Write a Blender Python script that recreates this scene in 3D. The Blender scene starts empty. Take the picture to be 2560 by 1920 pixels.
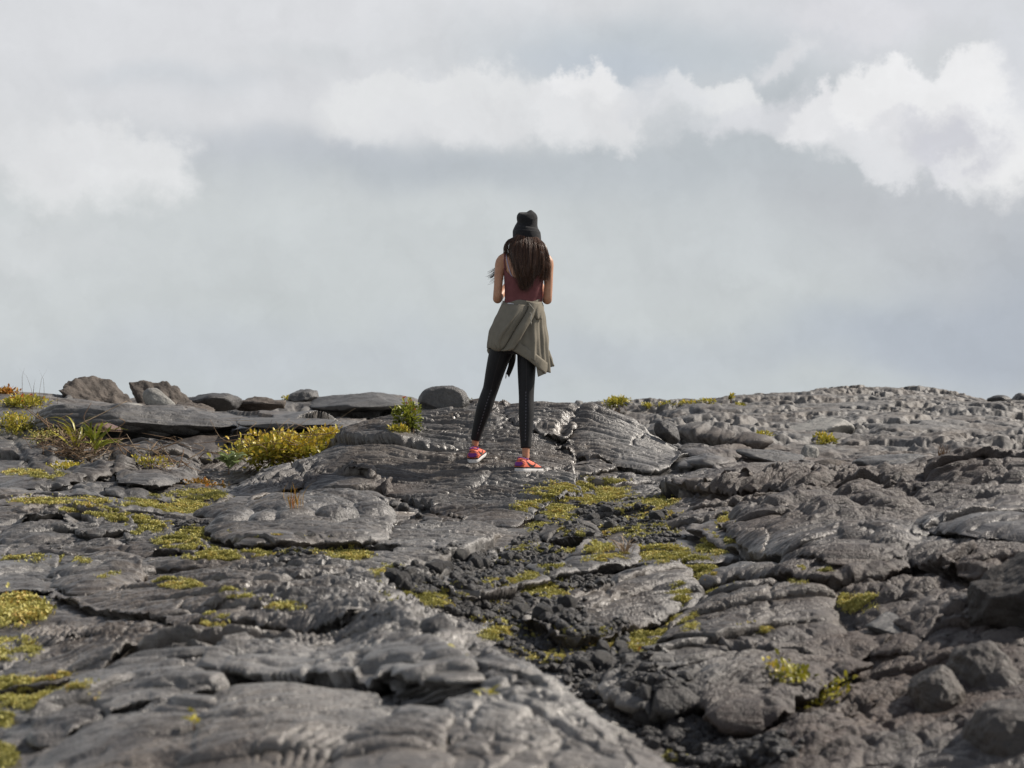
import bpy, bmesh, math, random
import numpy as np
from mathutils import Vector, Matrix, Euler

scene = bpy.context.scene
COL = scene.collection
F = 3456.0          # focal length in units of a 2212-wide picture
QX0, QH = 1106.0, 873.0
RES = 1.0
rng = np.random.default_rng(11)
random.seed(7)

# ------------------------------------------------------------------ noise
_pt = np.random.default_rng(5)
_ang = _pt.uniform(0, 2*np.pi, 1024).astype(np.float32)
_gx, _gy = np.cos(_ang), np.sin(_ang)
_rv = _pt.uniform(0, 1, 1024).astype(np.float32)

def _hash(ix, iy, seed):
    h = (ix.astype(np.uint32)*np.uint32(374761393) + iy.astype(np.uint32)*np.uint32(668265263)
         + np.uint32((seed*974711) & 0xffffffff))
    h = (h ^ (h >> np.uint32(13)))*np.uint32(1274126177)
    return (h ^ (h >> np.uint32(16))) & np.uint32(1023)

def perlin(x, y, seed=0):
    x = np.asarray(x, np.float32); y = np.asarray(y, np.float32)
    x0 = np.floor(x); y0 = np.floor(y)
    fx = x - x0; fy = y - y0
    ix = x0.astype(np.int32); iy = y0.astype(np.int32)
    u = fx*fx*fx*(fx*(fx*6-15)+10); v = fy*fy*fy*(fy*(fy*6-15)+10)
    def g(dx, dy):
        h = _hash(ix+dx, iy+dy, seed)
        return _gx[h]*(fx-dx) + _gy[h]*(fy-dy)
    a = g(0, 0); b = g(1, 0); c = g(0, 1); d = g(1, 1)
    top = a + u*(b-a); bot = c + u*(d-c)
    return (top + v*(bot-top))*1.5

def fbm(x, y, oct=4, seed=0, gain=.5, lac=2.03):
    s = 0; a = 1.0; n = 0
    for o in range(oct):
        s = s + a*perlin(x, y, seed+o*17); n += a
        a *= gain; x = x*lac; y = y*lac
    return s/n

def billow(x, y, oct=3, seed=0, gain=.5):
    s = 0; a = 1.0; n = 0
    for o in range(oct):
        s = s + a*np.abs(perlin(x, y, seed+o*13)); n += a
        a *= gain; x = x*2.1; y = y*2.1
    return s/n

def worley(x, y, seed=0):
    """distance to the nearest and second nearest feature point and a random number of the nearest cell"""
    x = np.asarray(x, np.float32); y = np.asarray(y, np.float32)
    ix = np.floor(x).astype(np.int32); iy = np.floor(y).astype(np.int32)
    f1 = np.full(x.shape, 9., np.float32); f2 = f1.copy(); cid = np.zeros(x.shape, np.float32)
    for dx in (-1, 0, 1):
        for dy in (-1, 0, 1):
            h = _hash(ix+dx, iy+dy, seed)
            px = ix+dx+_rv[h]; py = iy+dy+_rv[(h*7+3) & 1023]
            d = np.hypot(px-x, py-y)
            near = d < f1
            f2 = np.where(near, f1, np.minimum(f2, d))
            cid = np.where(near, _rv[(h*13+5) & 1023], cid)
            f1 = np.where(near, d, f1)
    return f1, f2, cid

def sstep(a, b, x):
    t = np.clip((x-a)/(b-a), 0, 1)
    return t*t*(3-2*t)

# ------------------------------------------------------------------ object helpers
def mesh_obj(name, verts, faces, mats=(), parent=None, smooth=True, midx=None):
    me = bpy.data.meshes.new(name)
    me.from_pydata([tuple(map(float, v)) for v in verts], [], [tuple(map(int, f)) for f in faces])
    for m in mats: me.materials.append(m)
    if midx is not None: me.polygons.foreach_set('material_index', np.asarray(midx, np.int32))
    if smooth: me.polygons.foreach_set('use_smooth', np.ones(len(me.polygons), bool))
    me.update()
    o = bpy.data.objects.new(name, me); COL.objects.link(o)
    if parent is not None: o.parent = parent
    return o

def fast_mesh(name, co, quads=None, tris=None, mats=(), parent=None, smooth=True, midx=None):
    """big meshes straight from arrays"""
    me = bpy.data.meshes.new(name)
    co = np.ascontiguousarray(co, np.float32)
    me.vertices.add(len(co)); me.vertices.foreach_set('co', co.ravel())
    loops = []; starts = []; n = 0
    for arr, k in ((quads, 4), (tris, 3)):
        if arr is None or len(arr) == 0: continue
        loops.append(np.asarray(arr, np.int32).ravel())
        starts.append(n + np.arange(len(arr), dtype=np.int32)*k); n += len(arr)*k
    loops = np.concatenate(loops); starts = np.concatenate(starts)
    me.loops.add(len(loops)); me.loops.foreach_set('vertex_index', loops)
    me.polygons.add(len(starts)); me.polygons.foreach_set('loop_start', starts)
    for m in mats: me.materials.append(m)
    if midx is not None: me.polygons.foreach_set('material_index', np.asarray(midx, np.int32))
    me.polygons.foreach_set('use_smooth', np.full(len(starts), smooth, bool))
    me.update(calc_edges=True)
    o = bpy.data.objects.new(name, me); COL.objects.link(o)
    if parent is not None: o.parent = parent
    return o

def tag(o, label=None, cat=None, group=None, kind=None):
    if label: o['label'] = label
    if cat: o['category'] = cat
    if group: o['group'] = group
    if kind: o['kind'] = kind
    return o

def empty(name, loc, label, cat, group=None, rz=0):
    o = bpy.data.objects.new(name, None); COL.objects.link(o)
    o.location = loc; o.rotation_euler = (0, 0, rz); o.empty_display_size = .1
    return tag(o, label, cat, group)

# ------------------------------------------------------------------ node helpers
def new_mat(name):
    m = bpy.data.materials.new(name); m.use_nodes = True
    nt = m.node_tree; b = nt.nodes['Principled BSDF']
    return m, nt, b

def N(nt, typ, **kw):
    n = nt.nodes.new(typ)
    for k, v in kw.items():
        if k.startswith('i_'):
            key = k[2:]
            n.inputs[int(key) if key.isdigit() else key.replace('_', ' ')].default_value = v
        else: setattr(n, k, v)
    return n

def link(nt, a, b): nt.links.new(a, b)

def ramp(nt, fac, stops):
    r = nt.nodes.new('ShaderNodeValToRGB')
    el = r.color_ramp.elements
    while len(el) < len(stops): el.new(.5)
    for e, (p, c) in zip(el, stops):
        e.position = p; e.color = (*c, 1) if len(c) == 3 else c
    link(nt, fac, r.inputs[0]); return r.outputs[0]

def noise(nt, vec, scale, detail=4, rough=.55, dist=0, dim='3D'):
    n = nt.nodes.new('ShaderNodeTexNoise'); n.noise_dimensions = dim
    n.inputs['Scale'].default_value = scale; n.inputs['Detail'].default_value = detail
    n.inputs['Roughness'].default_value = rough; n.inputs['Distortion'].default_value = dist
    if vec is not None: link(nt, vec, n.inputs['Vector'])
    return n

def mixc(nt, fac, a, b, mode='MIX'):
    m = nt.nodes.new('ShaderNodeMix'); m.data_type = 'RGBA'; m.blend_type = mode
    for s, v in ((0, fac), (6, a), (7, b)):
        if hasattr(v, 'is_linked'): link(nt, v, m.inputs[s])
        elif s == 0: m.inputs[0].default_value = v
        else: m.inputs[s].default_value = (*v, 1) if len(v) == 3 else v
    return m.outputs[2]

def math_n(nt, op, a, b=None, c=None, clamp=False):
    m = nt.nodes.new('ShaderNodeMath'); m.operation = op; m.use_clamp = clamp
    for i, v in enumerate((a, b, c)):
        if v is None: continue
        if hasattr(v, 'is_linked'): link(nt, v, m.inputs[i])
        else: m.inputs[i].default_value = v
    return m.outputs[0]

def plain(name, col, rough=.8, var=.15, scale=60, bump=0, bscale=200, spec=.3, trans=0):
    """a cloth, skin, stem ... : one colour with an uneven tone"""
    m, nt, b = new_mat(name)
    tc = N(nt, 'ShaderNodeTexCoord')
    n = noise(nt, tc.outputs['Object'], scale, 5, .6)
    lo = tuple(c*(1-var) for c in col); hi = tuple(min(1, c*(1+var)) for c in col)
    link(nt, ramp(nt, n.outputs[0], [(.3, lo), (.7, hi)]), b.inputs['Base Color'])
    b.inputs['Roughness'].default_value = rough
    b.inputs['Specular IOR Level'].default_value = spec
    if bump:
        n2 = noise(nt, tc.outputs['Object'], bscale, 3, .6)
        bp = N(nt, 'ShaderNodeBump', i_Strength=bump, i_Distance=.01)
        link(nt, n2.outputs[0], bp.inputs['Height']); link(nt, bp.outputs[0], b.inputs['Normal'])
    return m
# ------------------------------------------------------------------ the lava field: one sheet, fine where the camera stands close
def Q2W(qx, qy, Y):
    return np.array([(qx-QX0)/F*Y, Y, (QH-qy)/F*Y])

CP = [ # where the photograph shows the surface: picture x, picture y, metres from the camera
 (0,1659,3.0),(300,1659,2.78),(700,1659,2.62),(1100,1659,2.55),(1440,1655,2.62),(-400,1640,3.1),
 (1480,1645,2.72),(1300,1532,3.05),(1150,1440,3.35),(1010,1356,3.7),(950,1350,3.78),
 (480,1432,3.5),(280,1500,3.25),(80,1565,3.2),(0,1605,3.15),(900,1520,3.05),(600,1510,3.1),(300,1590,2.95),
 (700,1405,3.75),(400,1395,4.05),(880,1352,3.95),(1050,1500,2.95),(1200,1590,2.75),
 (100,1480,4.0),(250,1425,4.1),(0,1400,4.6),(0,1255,6.2),(300,1300,5.2),(600,1280,5.3),(890,1290,5.25),
 (760,1330,4.6),(820,1200,6.6),(400,1200,6.8),(100,1155,7.6),(400,1135,8.1),(0,1105,8.5),(200,1095,8.9),
 (-300,1300,5.3),(-300,1120,8),
 (1000,1265,5.9),(1150,1295,5.6),(1200,1402,4.85),(1400,1452,4.6),(1420,1560,4.05),(1560,1640,3.7),
 (1250,1200,6.9),(1200,1105,8.7),(1320,1052,9.7),(1400,1095,8.8),(1010,1190,7.0),
 (1024,1000,10.62),(1140,1020,10.35),(1000,886,11.7),(1130,884,11.8),(1270,884,11.75),(1370,915,11.6),
 (1480,990,11.0),(1340,1002,10.6),(1230,960,11.0),(900,892,11.75),(800,937,11.3),(700,977,11.0),(600,1012,10.5),
 (500,1052,9.9),(430,1092,9.3),(700,1062,9.8),(850,1112,9.05),(1000,1052,10.0),(1130,1072,9.55),(940,950,11.1),
 (620,1120,8.6),(900,1130,8.5),
 (300,1020,11.3),(100,1000,11.8),(420,1062,10.4),(50,1062,10.2),(-300,1030,11),
 (100,905,13.6),(450,922,13.3),(700,925,13.2),(-200,900,13.5),
 (430,874,20),(700,866,21),(200,868,20),(0,872,20),(880,872,20),(-300,870,20),
 (1330,884,24),(1500,864,26),(1700,857,28),(1980,845,30),(2130,870,29),(2300,866,31),(2600,860,31),
 (1500,942,17),(1800,972,16),(2100,992,15.2),(1700,910,20),(2000,910,20),(2200,930,19),(2600,960,17),
 (1650,992,11.5),(1850,1002,10),(2212,1012,8.5),(2000,1100,7.4),(1600,1132,7.6),(2212,1122,6.8),(1900,1202,6.0),
 (1550,1182,7.0),(2212,1240,5.1),(2600,1010,8.5),(2600,1200,5.2),
 (1400,1235,6.3),(1700,1235,5.8),(1200,1335,5.45),(1750,1292,5.2),(1830,1372,4.8),(1500,1330,5.4),
 (1600,1500,4.3),(1800,1460,4.5),(1480,1440,4.65),
 (1700,1640,3.5),(1950,1500,4.0),(2000,1350,4.6),(2212,1420,4.1),(2100,1600,3.5),(2240,1650,3.3),(2600,1500,3.6),
 (1880,1620,3.55),
]
CPH = [ # the ground that nearer ground hides: x (m), y (m), z (m)
 (.38,3.1,-.86),(.57,2.6,-.87),(.26,3.55,-.84),(.05,4.15,-.79),(-.12,4.55,-.75),(-1.62,11.3,-.56),(-1.34,11.65,-.44),(-1.86,10.75,-.64),(-1.1,11.9,-.33),(.9,3.0,-.86),(1.3,2.4,-.9),
 (-.35,13.2,-.45),(.3,13.4,-.5),(.9,13.4,-.52),(1.6,12.8,-.55),(2.4,12.2,-.6),(-1.0,13.0,-.40),(-1.6,12.4,-.5),
 (2.6,13.5,-.62),(3.6,12.5,-.62),(4.0,11,-.6),(-2.6,12.6,-.42),(-3.6,12.5,-.4),(-4.6,12.5,-.4),
 (0,17,-.4),(1,20,-.4),(-3,16.5,-.2),(-1.5,16.5,-.25),(3,30,-.1),(-4,30,-.25),(0,30,-.3),(12,38,-.4),(5,40,-.4),(-5,45,-.5),(0,45,-.5),
 (0,1.4,-.85),(-1.2,1.4,-.9),(1.4,1.4,-.95),(0,.8,-1.0),(-1.5,.6,-1.05),(1.6,.6,-1.05),
]
def build_grid():
    u = np.concatenate([np.linspace(-.62,-.37,90,endpoint=False), np.linspace(-.37,.37,int(1500*RES),endpoint=False), np.linspace(.37,.62,91)])
    seg = lambda a,b,d: np.arange(a,b,d/RES)
    y = np.concatenate([np.linspace(.3,1.9,24,endpoint=False), seg(1.9,4.2,.0048), seg(4.2,8,.0065), seg(8,12.3,.0072), seg(12.3,15,.014),
                        seg(15,32,.034), 32*np.exp(np.linspace(0,math.log(3000/32),90))])
    return u.astype(np.float32), y.astype(np.float32)
GU, GY = build_grid()
UOFF = 1.2
Yg = np.repeat(GY[:,None], len(GU), 1)
Xg = (GU[None,:]*(Yg+UOFF)).astype(np.float32)

def tps_fit():
    P = []
    for qx,qy,Y in CP:
        p=Q2W(qx,qy,Y)
        if 9.2<Y<12 and 420<qx<1490: p[2]-=.050
        if Y<3.9 and qx<1500: p[2]-=.036          # the plates laid on the hump bring it back up
        P.append(p)
    P += [np.array(c,float) for c in CPH]
    P = np.array(P)
    def ab(X,Y):
        return (X/(Y+.35)*3.456).astype(np.float32), (np.log(Y)*1.7).astype(np.float32)
    a,b = ab(P[:,0],P[:,1]); a=a.astype(float); b=b.astype(float)
    r2 = (a[:,None]-a[None])**2+(b[:,None]-b[None])**2
    K = .5*r2*np.log(r2+1e-9); n=len(P)
    K += np.eye(n)*4e-4
    A = np.zeros((n+3,n+3)); A[:n,:n]=K; A[:n,n]=1; A[:n,n+1]=a; A[:n,n+2]=b; A[n:,:n]=A[:n,n:].T
    # heights are fitted as picture slopes (z / distance) so that near and far ground are followed equally well
    rhs = np.concatenate([P[:,2]/(P[:,1]+.0),[0,0,0]])
    w = np.linalg.solve(A,rhs)
    return a,b,w,ab
def tps_eval(X,Y,fit):
    a,b,w,ab = fit
    A,B = ab(X,Y)
    Z = (w[-3]+w[-2]*A+w[-1]*B).astype(np.float32)
    for i in range(len(a)):
        r2 = (A-np.float32(a[i]))**2+(B-np.float32(b[i]))**2
        Z += np.float32(.5*w[i])*r2*np.log(r2+np.float32(1e-9))
    return Z*Y
FIT = tps_fit()
# coarse evaluation, then cubic-free linear upsampling along both axes (the coarse net is dense enough)
ru = np.unique(np.r_[np.arange(0,len(GU),4),len(GU)-1]); ry = np.unique(np.r_[np.arange(0,len(GY),4),len(GY)-1])
Zc = tps_eval(Xg[np.ix_(ry,ru)],Yg[np.ix_(ry,ru)],FIT)
def upsample(Zc):
    t = np.interp(np.arange(len(GU)),ru,np.arange(len(ru))); i0=np.minimum(t.astype(int),len(ru)-2); f=(t-i0).astype(np.float32)
    Z1 = Zc[:,i0]*(1-f)+Zc[:,i0+1]*f
    t = np.interp(np.arange(len(GY)),ry,np.arange(len(ry))); i0=np.minimum(t.astype(int),len(ry)-2); f=(t-i0).astype(np.float32)[:,None]
    return Z1[i0]*(1-f)+Z1[i0+1]*f
Zb = upsample(Zc)
far = sstep(33,60,Yg)
Zb = Zb*(1-far) + far*(-.9-.004*np.minimum(Yg-33,400))
Zb=(Zb+far*(.35*fbm(Xg*.06,Yg*.06,3,601)-.15)*np.minimum(1,Yg/80)).astype(np.float32)
ZG = Zb.copy()

def sample(Z, X, Y):
    X=np.asarray(X,float); Y=np.asarray(Y,float)
    t=np.interp(X/(Y+UOFF),GU,np.arange(len(GU))); i=np.minimum(t.astype(int),len(GU)-2); fu=t-i
    s=np.interp(Y,GY,np.arange(len(GY))); j=np.minimum(s.astype(int),len(GY)-2); fv=s-j
    return (Z[j,i]*(1-fu)+Z[j,i+1]*fu)*(1-fv)+(Z[j+1,i]*(1-fu)+Z[j+1,i+1]*fu)*fv

MARCH = np.concatenate([np.arange(2.0,14,.006),np.arange(14,60,.05)])
def hit(qx, qy, Z=None, ymin=0):
    """the first ground point on the sight line through a picture point"""
    Z = ZG if Z is None else Z
    Y = MARCH[MARCH>=ymin]
    z = sample(Z,(qx-QX0)/F*Y,Y); ray=(QH-qy)/F*Y
    k = np.argmax(z>=ray)
    if z[k]<ray[k]: k=len(Y)-1
    return float((qx-QX0)/F*Y[k]), float(Y[k]), float(z[k])

def window(X0,X1,Y0,Y1):
    j0,j1=np.searchsorted(GY,[Y0,Y1]); j0=max(j0-1,0); j1=min(j1+1,len(GY))
    us=[x/(y+UOFF) for x in (X0,X1) for y in (max(Y0,.2),Y1)]
    i0,i1=np.searchsorted(GU,[min(us),max(us)]); i0=max(i0-1,0); i1=min(i1+1,len(GU))
    return slice(j0,j1),slice(i0,i1)

# slow warps used by everything below
W1 = (fbm(Xg*1.1,Yg*1.1,3,3), fbm(Xg*1.1,Yg*1.1,3,4))
W2 = (fbm(Xg*5,Yg*5,3,7), fbm(Xg*5,Yg*5,3,8))
near = 1-sstep(13.5,16,Yg)
RUST = np.zeros_like(ZG); PALE_SHEEN = np.zeros_like(ZG)

def region(qx,qy,rx,ry,soft=.5,Z=None):
    """weight 1 inside a patch of ground, fading at its edge; the patch is given by where its middle and rim are seen"""
    zz = Zb
    px = QX0+F*Xg/Yg; py = QH-F*zz/Yg
    r = np.sqrt(((px-qx)/rx)**2+((py-qy)/ry)**2)+.25*W1[0]
    return 1-sstep(1-soft,1+soft*.3,r)

# ---- broad swells and the layered flow lobes of the old lava
ZG += near*(.035*fbm(Xg*.9,Yg*.9,3,21)+.018*fbm(Xg*2.7,Yg*2.7,3,22))
LOBE = np.zeros_like(ZG); XD=np.zeros_like(ZG); YD=np.zeros_like(ZG)
def nearscale(d): return min(max(.125*d,.36),1.1)
def lobe(X,Y,ra,rb,rot,H,ropes=0,amp=.012,p=2.6,warp=.22,tilt=0,ropek=.6,add=False):
    H = H*nearscale(Y)
    R = max(ra,rb)*1.35
    sj,si = window(X-R,X+R,Y-R,Y+R)
    x=Xg[sj,si]-X; y=Yg[sj,si]-Y
    s=max(min(ra,rb),.05)
    x=x+W2[0][sj,si]*warp*s*1.2+W1[0][sj,si]*.35*s; y=y+W2[1][sj,si]*warp*s*1.2+W1[1][sj,si]*.35*s
    c,sn=math.cos(rot),math.sin(rot)
    a=(x*c+y*sn)/ra; b=(-x*sn+y*c)/rb
    r=np.sqrt(a*a+b*b)
    h=H*np.power(np.clip(1-r**p,0,1),.55)*(1+tilt*b)
    out=H*.75*sstep(.45,.85,r)*(1-sstep(.93,1.0,r))
    ex=(a/ra*c-b/rb*sn); ey=(a/ra*sn+b/rb*c); en=np.hypot(ex,ey)+1e-6
    top=(h>LOBE[sj,si])&(r<1)
    XD[sj,si]=np.where(top,ex/en*out,XD[sj,si]); YD[sj,si]=np.where(top,ey/en*out,YD[sj,si])
    if ropes:
        ph=(b+ropek*a*a)*ropes
        rp=np.abs(np.sin(ph+1.5*W2[0][sj,si]))**.7*amp
        h=h+np.where(r<1,rp*(1-sstep(.75,1,r)),0)
    if add: LOBE[sj,si]=LOBE[sj,si]+h
    else: LOBE[sj,si]=np.maximum(LOBE[sj,si],h)

lr = np.random.default_rng(42)
for k in range(360):
    d = math.exp(lr.uniform(math.log(2.4),math.log(13.5)))
    X = lr.uniform(-.42,.42)*(d+.8); s = lr.lognormal(0,.45)
    qx=QX0+F*X/d
    onmound = (560<qx<1480 and 9.6<d<12.2)
    plate = (1180<qx<1850 and 4.2<d<6.2)
    if onmound: continue
    if plate and lr.random()<.7: continue
    if d<4 and 300<qx<1500 and lr.random()<.7: continue
    ra=.30*s*lr.uniform(.8,1.6)*(.6+.05*d); rb=.2*s*(.6+.05*d)
    lobe(X,d,ra,rb,lr.uniform(-.6,.6),lr.uniform(.015,.045)*s**.6,ropes=int(lr.choice([0,0,7,10,14])),amp=lr.uniform(.006,.013),ropek=lr.uniform(-.9,.9),tilt=lr.uniform(-.5,.2))
def Lq(qx,qy,wpx,rb,rot,H,ropes=0,**k):
    X,Y,_=hit(qx,qy,Zb); lobe(X,Y,wpx/F*Y,rb,math.radians(rot),H,ropes,**k)
for a in [(762,1058,88,.26,-8,.13),(835,1078,42,.2,-20,.10),
          
          (560,1132,95,.35,0,.10),(650,1142,110,.4,0,.11),(765,1128,95,.4,10,.11),
          (520,1163,36,.2,0,.09),(585,1168,38,.18,0,.09),(640,1165,42,.18,0,.09),(715,1160,44,.2,0,.10),(785,1148,42,.2,0,.09),
          (860,1100,40,.2,0,.07),(905,1092,36,.16,30,.05,7),
          (225,1238,72,.4,0,.09),(60,1250,78,.42,0,.07,12),(270,1255,40,.25,0,.09),(185,1265,40,.25,0,.08),
          (110,1160,90,.5,10,.08,9),(110,1362,70,.22,0,.07,9),(170,1360,40,.18,0,.07,5),
          (1498,958,32,.16,20,.10),(1545,968,46,.34,40,.17),(1600,972,36,.34,25,.17),(1530,992,50,.2,0,.09),(1440,1004,44,.25,0,.06),
          (1480,1014,34,.16,0,.08),(1530,1014,40,.16,0,.09),(1440,945,26,.2,-50,.12),(1580,990,36,.2,0,.1),
          (1222,990,34,.22,-40,.05),(1250,1030,30,.26,-60,.06),(1290,1016,26,.2,-50,.06),(1190,958,40,.2,-25,.05),(1060,900,50,.25,-10,.06),
          (1705,1130,100,.5,-15,.10),(1850,1150,60,.35,0,.11),(1790,1175,50,.25,0,.10),(1890,1160,50,.25,10,.10),(1965,1105,62,.4,20,.10),
          (2130,1075,150,.7,15,.15),(1640,1068,120,.6,15,.10),(1800,1070,130,.6,10,.08),(2080,1200,150,.5,10,.07),(1950,1220,110,.3,5,.08),
          (1560,1180,70,.3,-10,.07),(1400,1120,60,.3,30,.06),(1280,1140,60,.3,20,.05),(1230,1130,40,.3,30,.06),(1260,1205,90,.3,25,.05),
          (870,1600,75,.26,80,.055,13),(640,1622,110,.22,15,.05,13),(430,1585,200,.3,15,.05),(720,1520,150,.28,0,.045),
          (430,1450,180,.3,10,.035,8),(820,1390,120,.2,-5,.04,8),(560,1345,130,.25,5,.04,9),(760,1300,110,.25,0,.04,8),
          (90,1580,70,.2,30,.06),(190,1500,80,.2,20,.06),(1990,1350,100,.3,10,.05),(1910,1400,60,.2,0,.06),
          (60,1010,60,.6,30,.10),(170,1050,60,.3,0,.10),(240,1040,60,.35,0,.12),(350,1010,90,.5,0,.14),(420,985,40,.3,0,.12),(330,985,60,.4,0,.1),
          (300,1075,90,.3,0,.06),(80,1070,80,.3,0,.08),(640,885,110,.9,0,.12),(800,880,120,1,0,.12),(560,890,80,.8,0,.1),(420,885,90,.8,0,.12)]:
    Lq(*a)
ZG += LOBE

# knobbly, clinkery ground
def knob(qx,qy,rx,ry,lam,amp,seed,soft=.5):
    m=region(qx,qy,rx,ry,soft)
    jj=np.where(m.max(1)>.01)[0]; ii=np.where(m.max(0)>.01)[0]
    if len(jj)==0: return
    sj,si=slice(jj[0],jj[-1]+1),slice(ii[0],ii[-1]+1)
    x=Xg[sj,si]+.3*lam*W2[0][sj,si]; y=Yg[sj,si]+.3*lam*W2[1][sj,si]
    f1,f2,c=worley(x/lam,y/lam,seed); g1,g2,c2=worley(x/lam*2.3,y/lam*2.3,seed+3)
    h=np.clip(f2-f1,0,.6)**.6*(.4+.9*c)+.4*np.clip(g2-g1,0,.6)**.6*(.4+.9*c2)-.5
    ZG[sj,si]+=amp*.75*np.clip(.11*Yg[sj,si],.3,1)*h*m[sj,si]
for g in [(1880,1110,460,110,.22,.07,201),(1880,1110,460,110,.09,.03,221),(2000,1270,330,70,.13,.07,222),(230,1040,300,60,.24,.09,202),(2000,1400,330,160,.12,.07,203),(1850,1600,420,90,.08,.06,204),
          (620,1310,300,60,.11,.020,205),(1330,1080,230,60,.13,.03,206),(1200,1150,160,60,.12,.02,207),(650,1140,230,45,.17,.035,208),
          (2150,1180,260,60,.15,.04,209),(1560,990,130,40,.14,.05,210),(300,1200,330,50,.16,.02,211)]:
    knob(*g)

# ---- the big plates and lobes one can tell apart: outline as seen, height, what their skin is like
def behind_hump(x,y):
    ys=np.interp(x,[-.30,-.17,-.10,.04,.17,.29,.45],[4.1,3.86,3.74,3.40,3.10,2.78,2.3])
    return sstep(.04,.14,y-ys)
BEHIND=behind_hump(Xg,Yg).astype(np.float32)
PLMASK=np.zeros_like(ZG); PLH=np.zeros_like(ZG); DITCH=np.zeros_like(ZG)
def plate(pts,H,w=None,smooth=.85,warp=.03,dome=.35,lip=.6,ditch=.025,under=None):
    under=(.55*H+.012) if under is None else under
    Z1=Zb+np.float32(H*.7)
    P=[((q[0]-QX0)/F*q[2],q[2]) if len(q)>2 else hit(q[0],q[1],Z1)[:2] for q in pts]
    xs=[p[0] for p in P]; ys=[p[1] for p in P]; w=w or max(H*.9,.03)
    m=.35; sj,si=window(min(xs)-m,max(xs)+m,min(ys)-m,max(ys)+m)
    x=Xg[sj,si]+warp*(W2[0][sj,si]*1.6+.35*perlin(Xg[sj,si]*16,Yg[sj,si]*16,401)); y=Yg[sj,si]+warp*(W2[1][sj,si]*1.6+.35*perlin(Xg[sj,si]*16,Yg[sj,si]*16,402))
    best=np.full(x.shape,9.,np.float32); nx=np.zeros_like(best); ny=np.zeros_like(best); ins=np.zeros(x.shape,bool)
    for i in range(len(P)):
        ax,ay=P[i]; bx,by=P[(i+1)%len(P)]; dx,dy=bx-ax,by-ay; l2=dx*dx+dy*dy+1e-9
        t=np.clip(((x-ax)*dx+(y-ay)*dy)/l2,0,1); ex=x-ax-t*dx; ey=y-ay-t*dy; d=np.hypot(ex,ey); k=d<best
        best=np.where(k,d,best); nx=np.where(k,ex,nx); ny=np.where(k,ey,ny)
        if abs(by-ay)>1e-9: ins^=((ay>y)!=(by>y))&(x<(bx-ax)*(y-ay)/(by-ay)+ax)
    d=np.where(ins,best,-best); nn=np.hypot(nx,ny)+1e-6
    e=np.clip(d/w,0,1); h=H*np.sqrt(np.clip(1-(1-e)**2,0,1))*(1-dome+dome*np.clip(d/(w*6),0,1))
    top=ins&(h>PLH[sj,si])
    PLH[sj,si]=np.where(top,h,PLH[sj,si])
    mk=sstep(0,.04,d)*smooth
    PLMASK[sj,si]=np.maximum(PLMASK[sj,si],mk)
    o=H*lip*(1-sstep(.15,1.4,e))*sstep(0,.12,e)
    XD[sj,si]=np.where(top,-nx/nn*o,XD[sj,si]); YD[sj,si]=np.where(top,-ny/nn*o,YD[sj,si])
    DITCH[sj,si]=np.maximum(DITCH[sj,si],np.where(d<0,ditch*np.exp(d/.05),0))
    uc=np.where((d<0)&(PLH[sj,si]<.004),under*sstep(-.07,-.004,d),0)       # the ground runs in under the plate
    XD[sj,si]=np.where(uc>0,-nx/nn*uc,XD[sj,si]); YD[sj,si]=np.where(uc>0,-ny/nn*uc,YD[sj,si])
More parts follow.
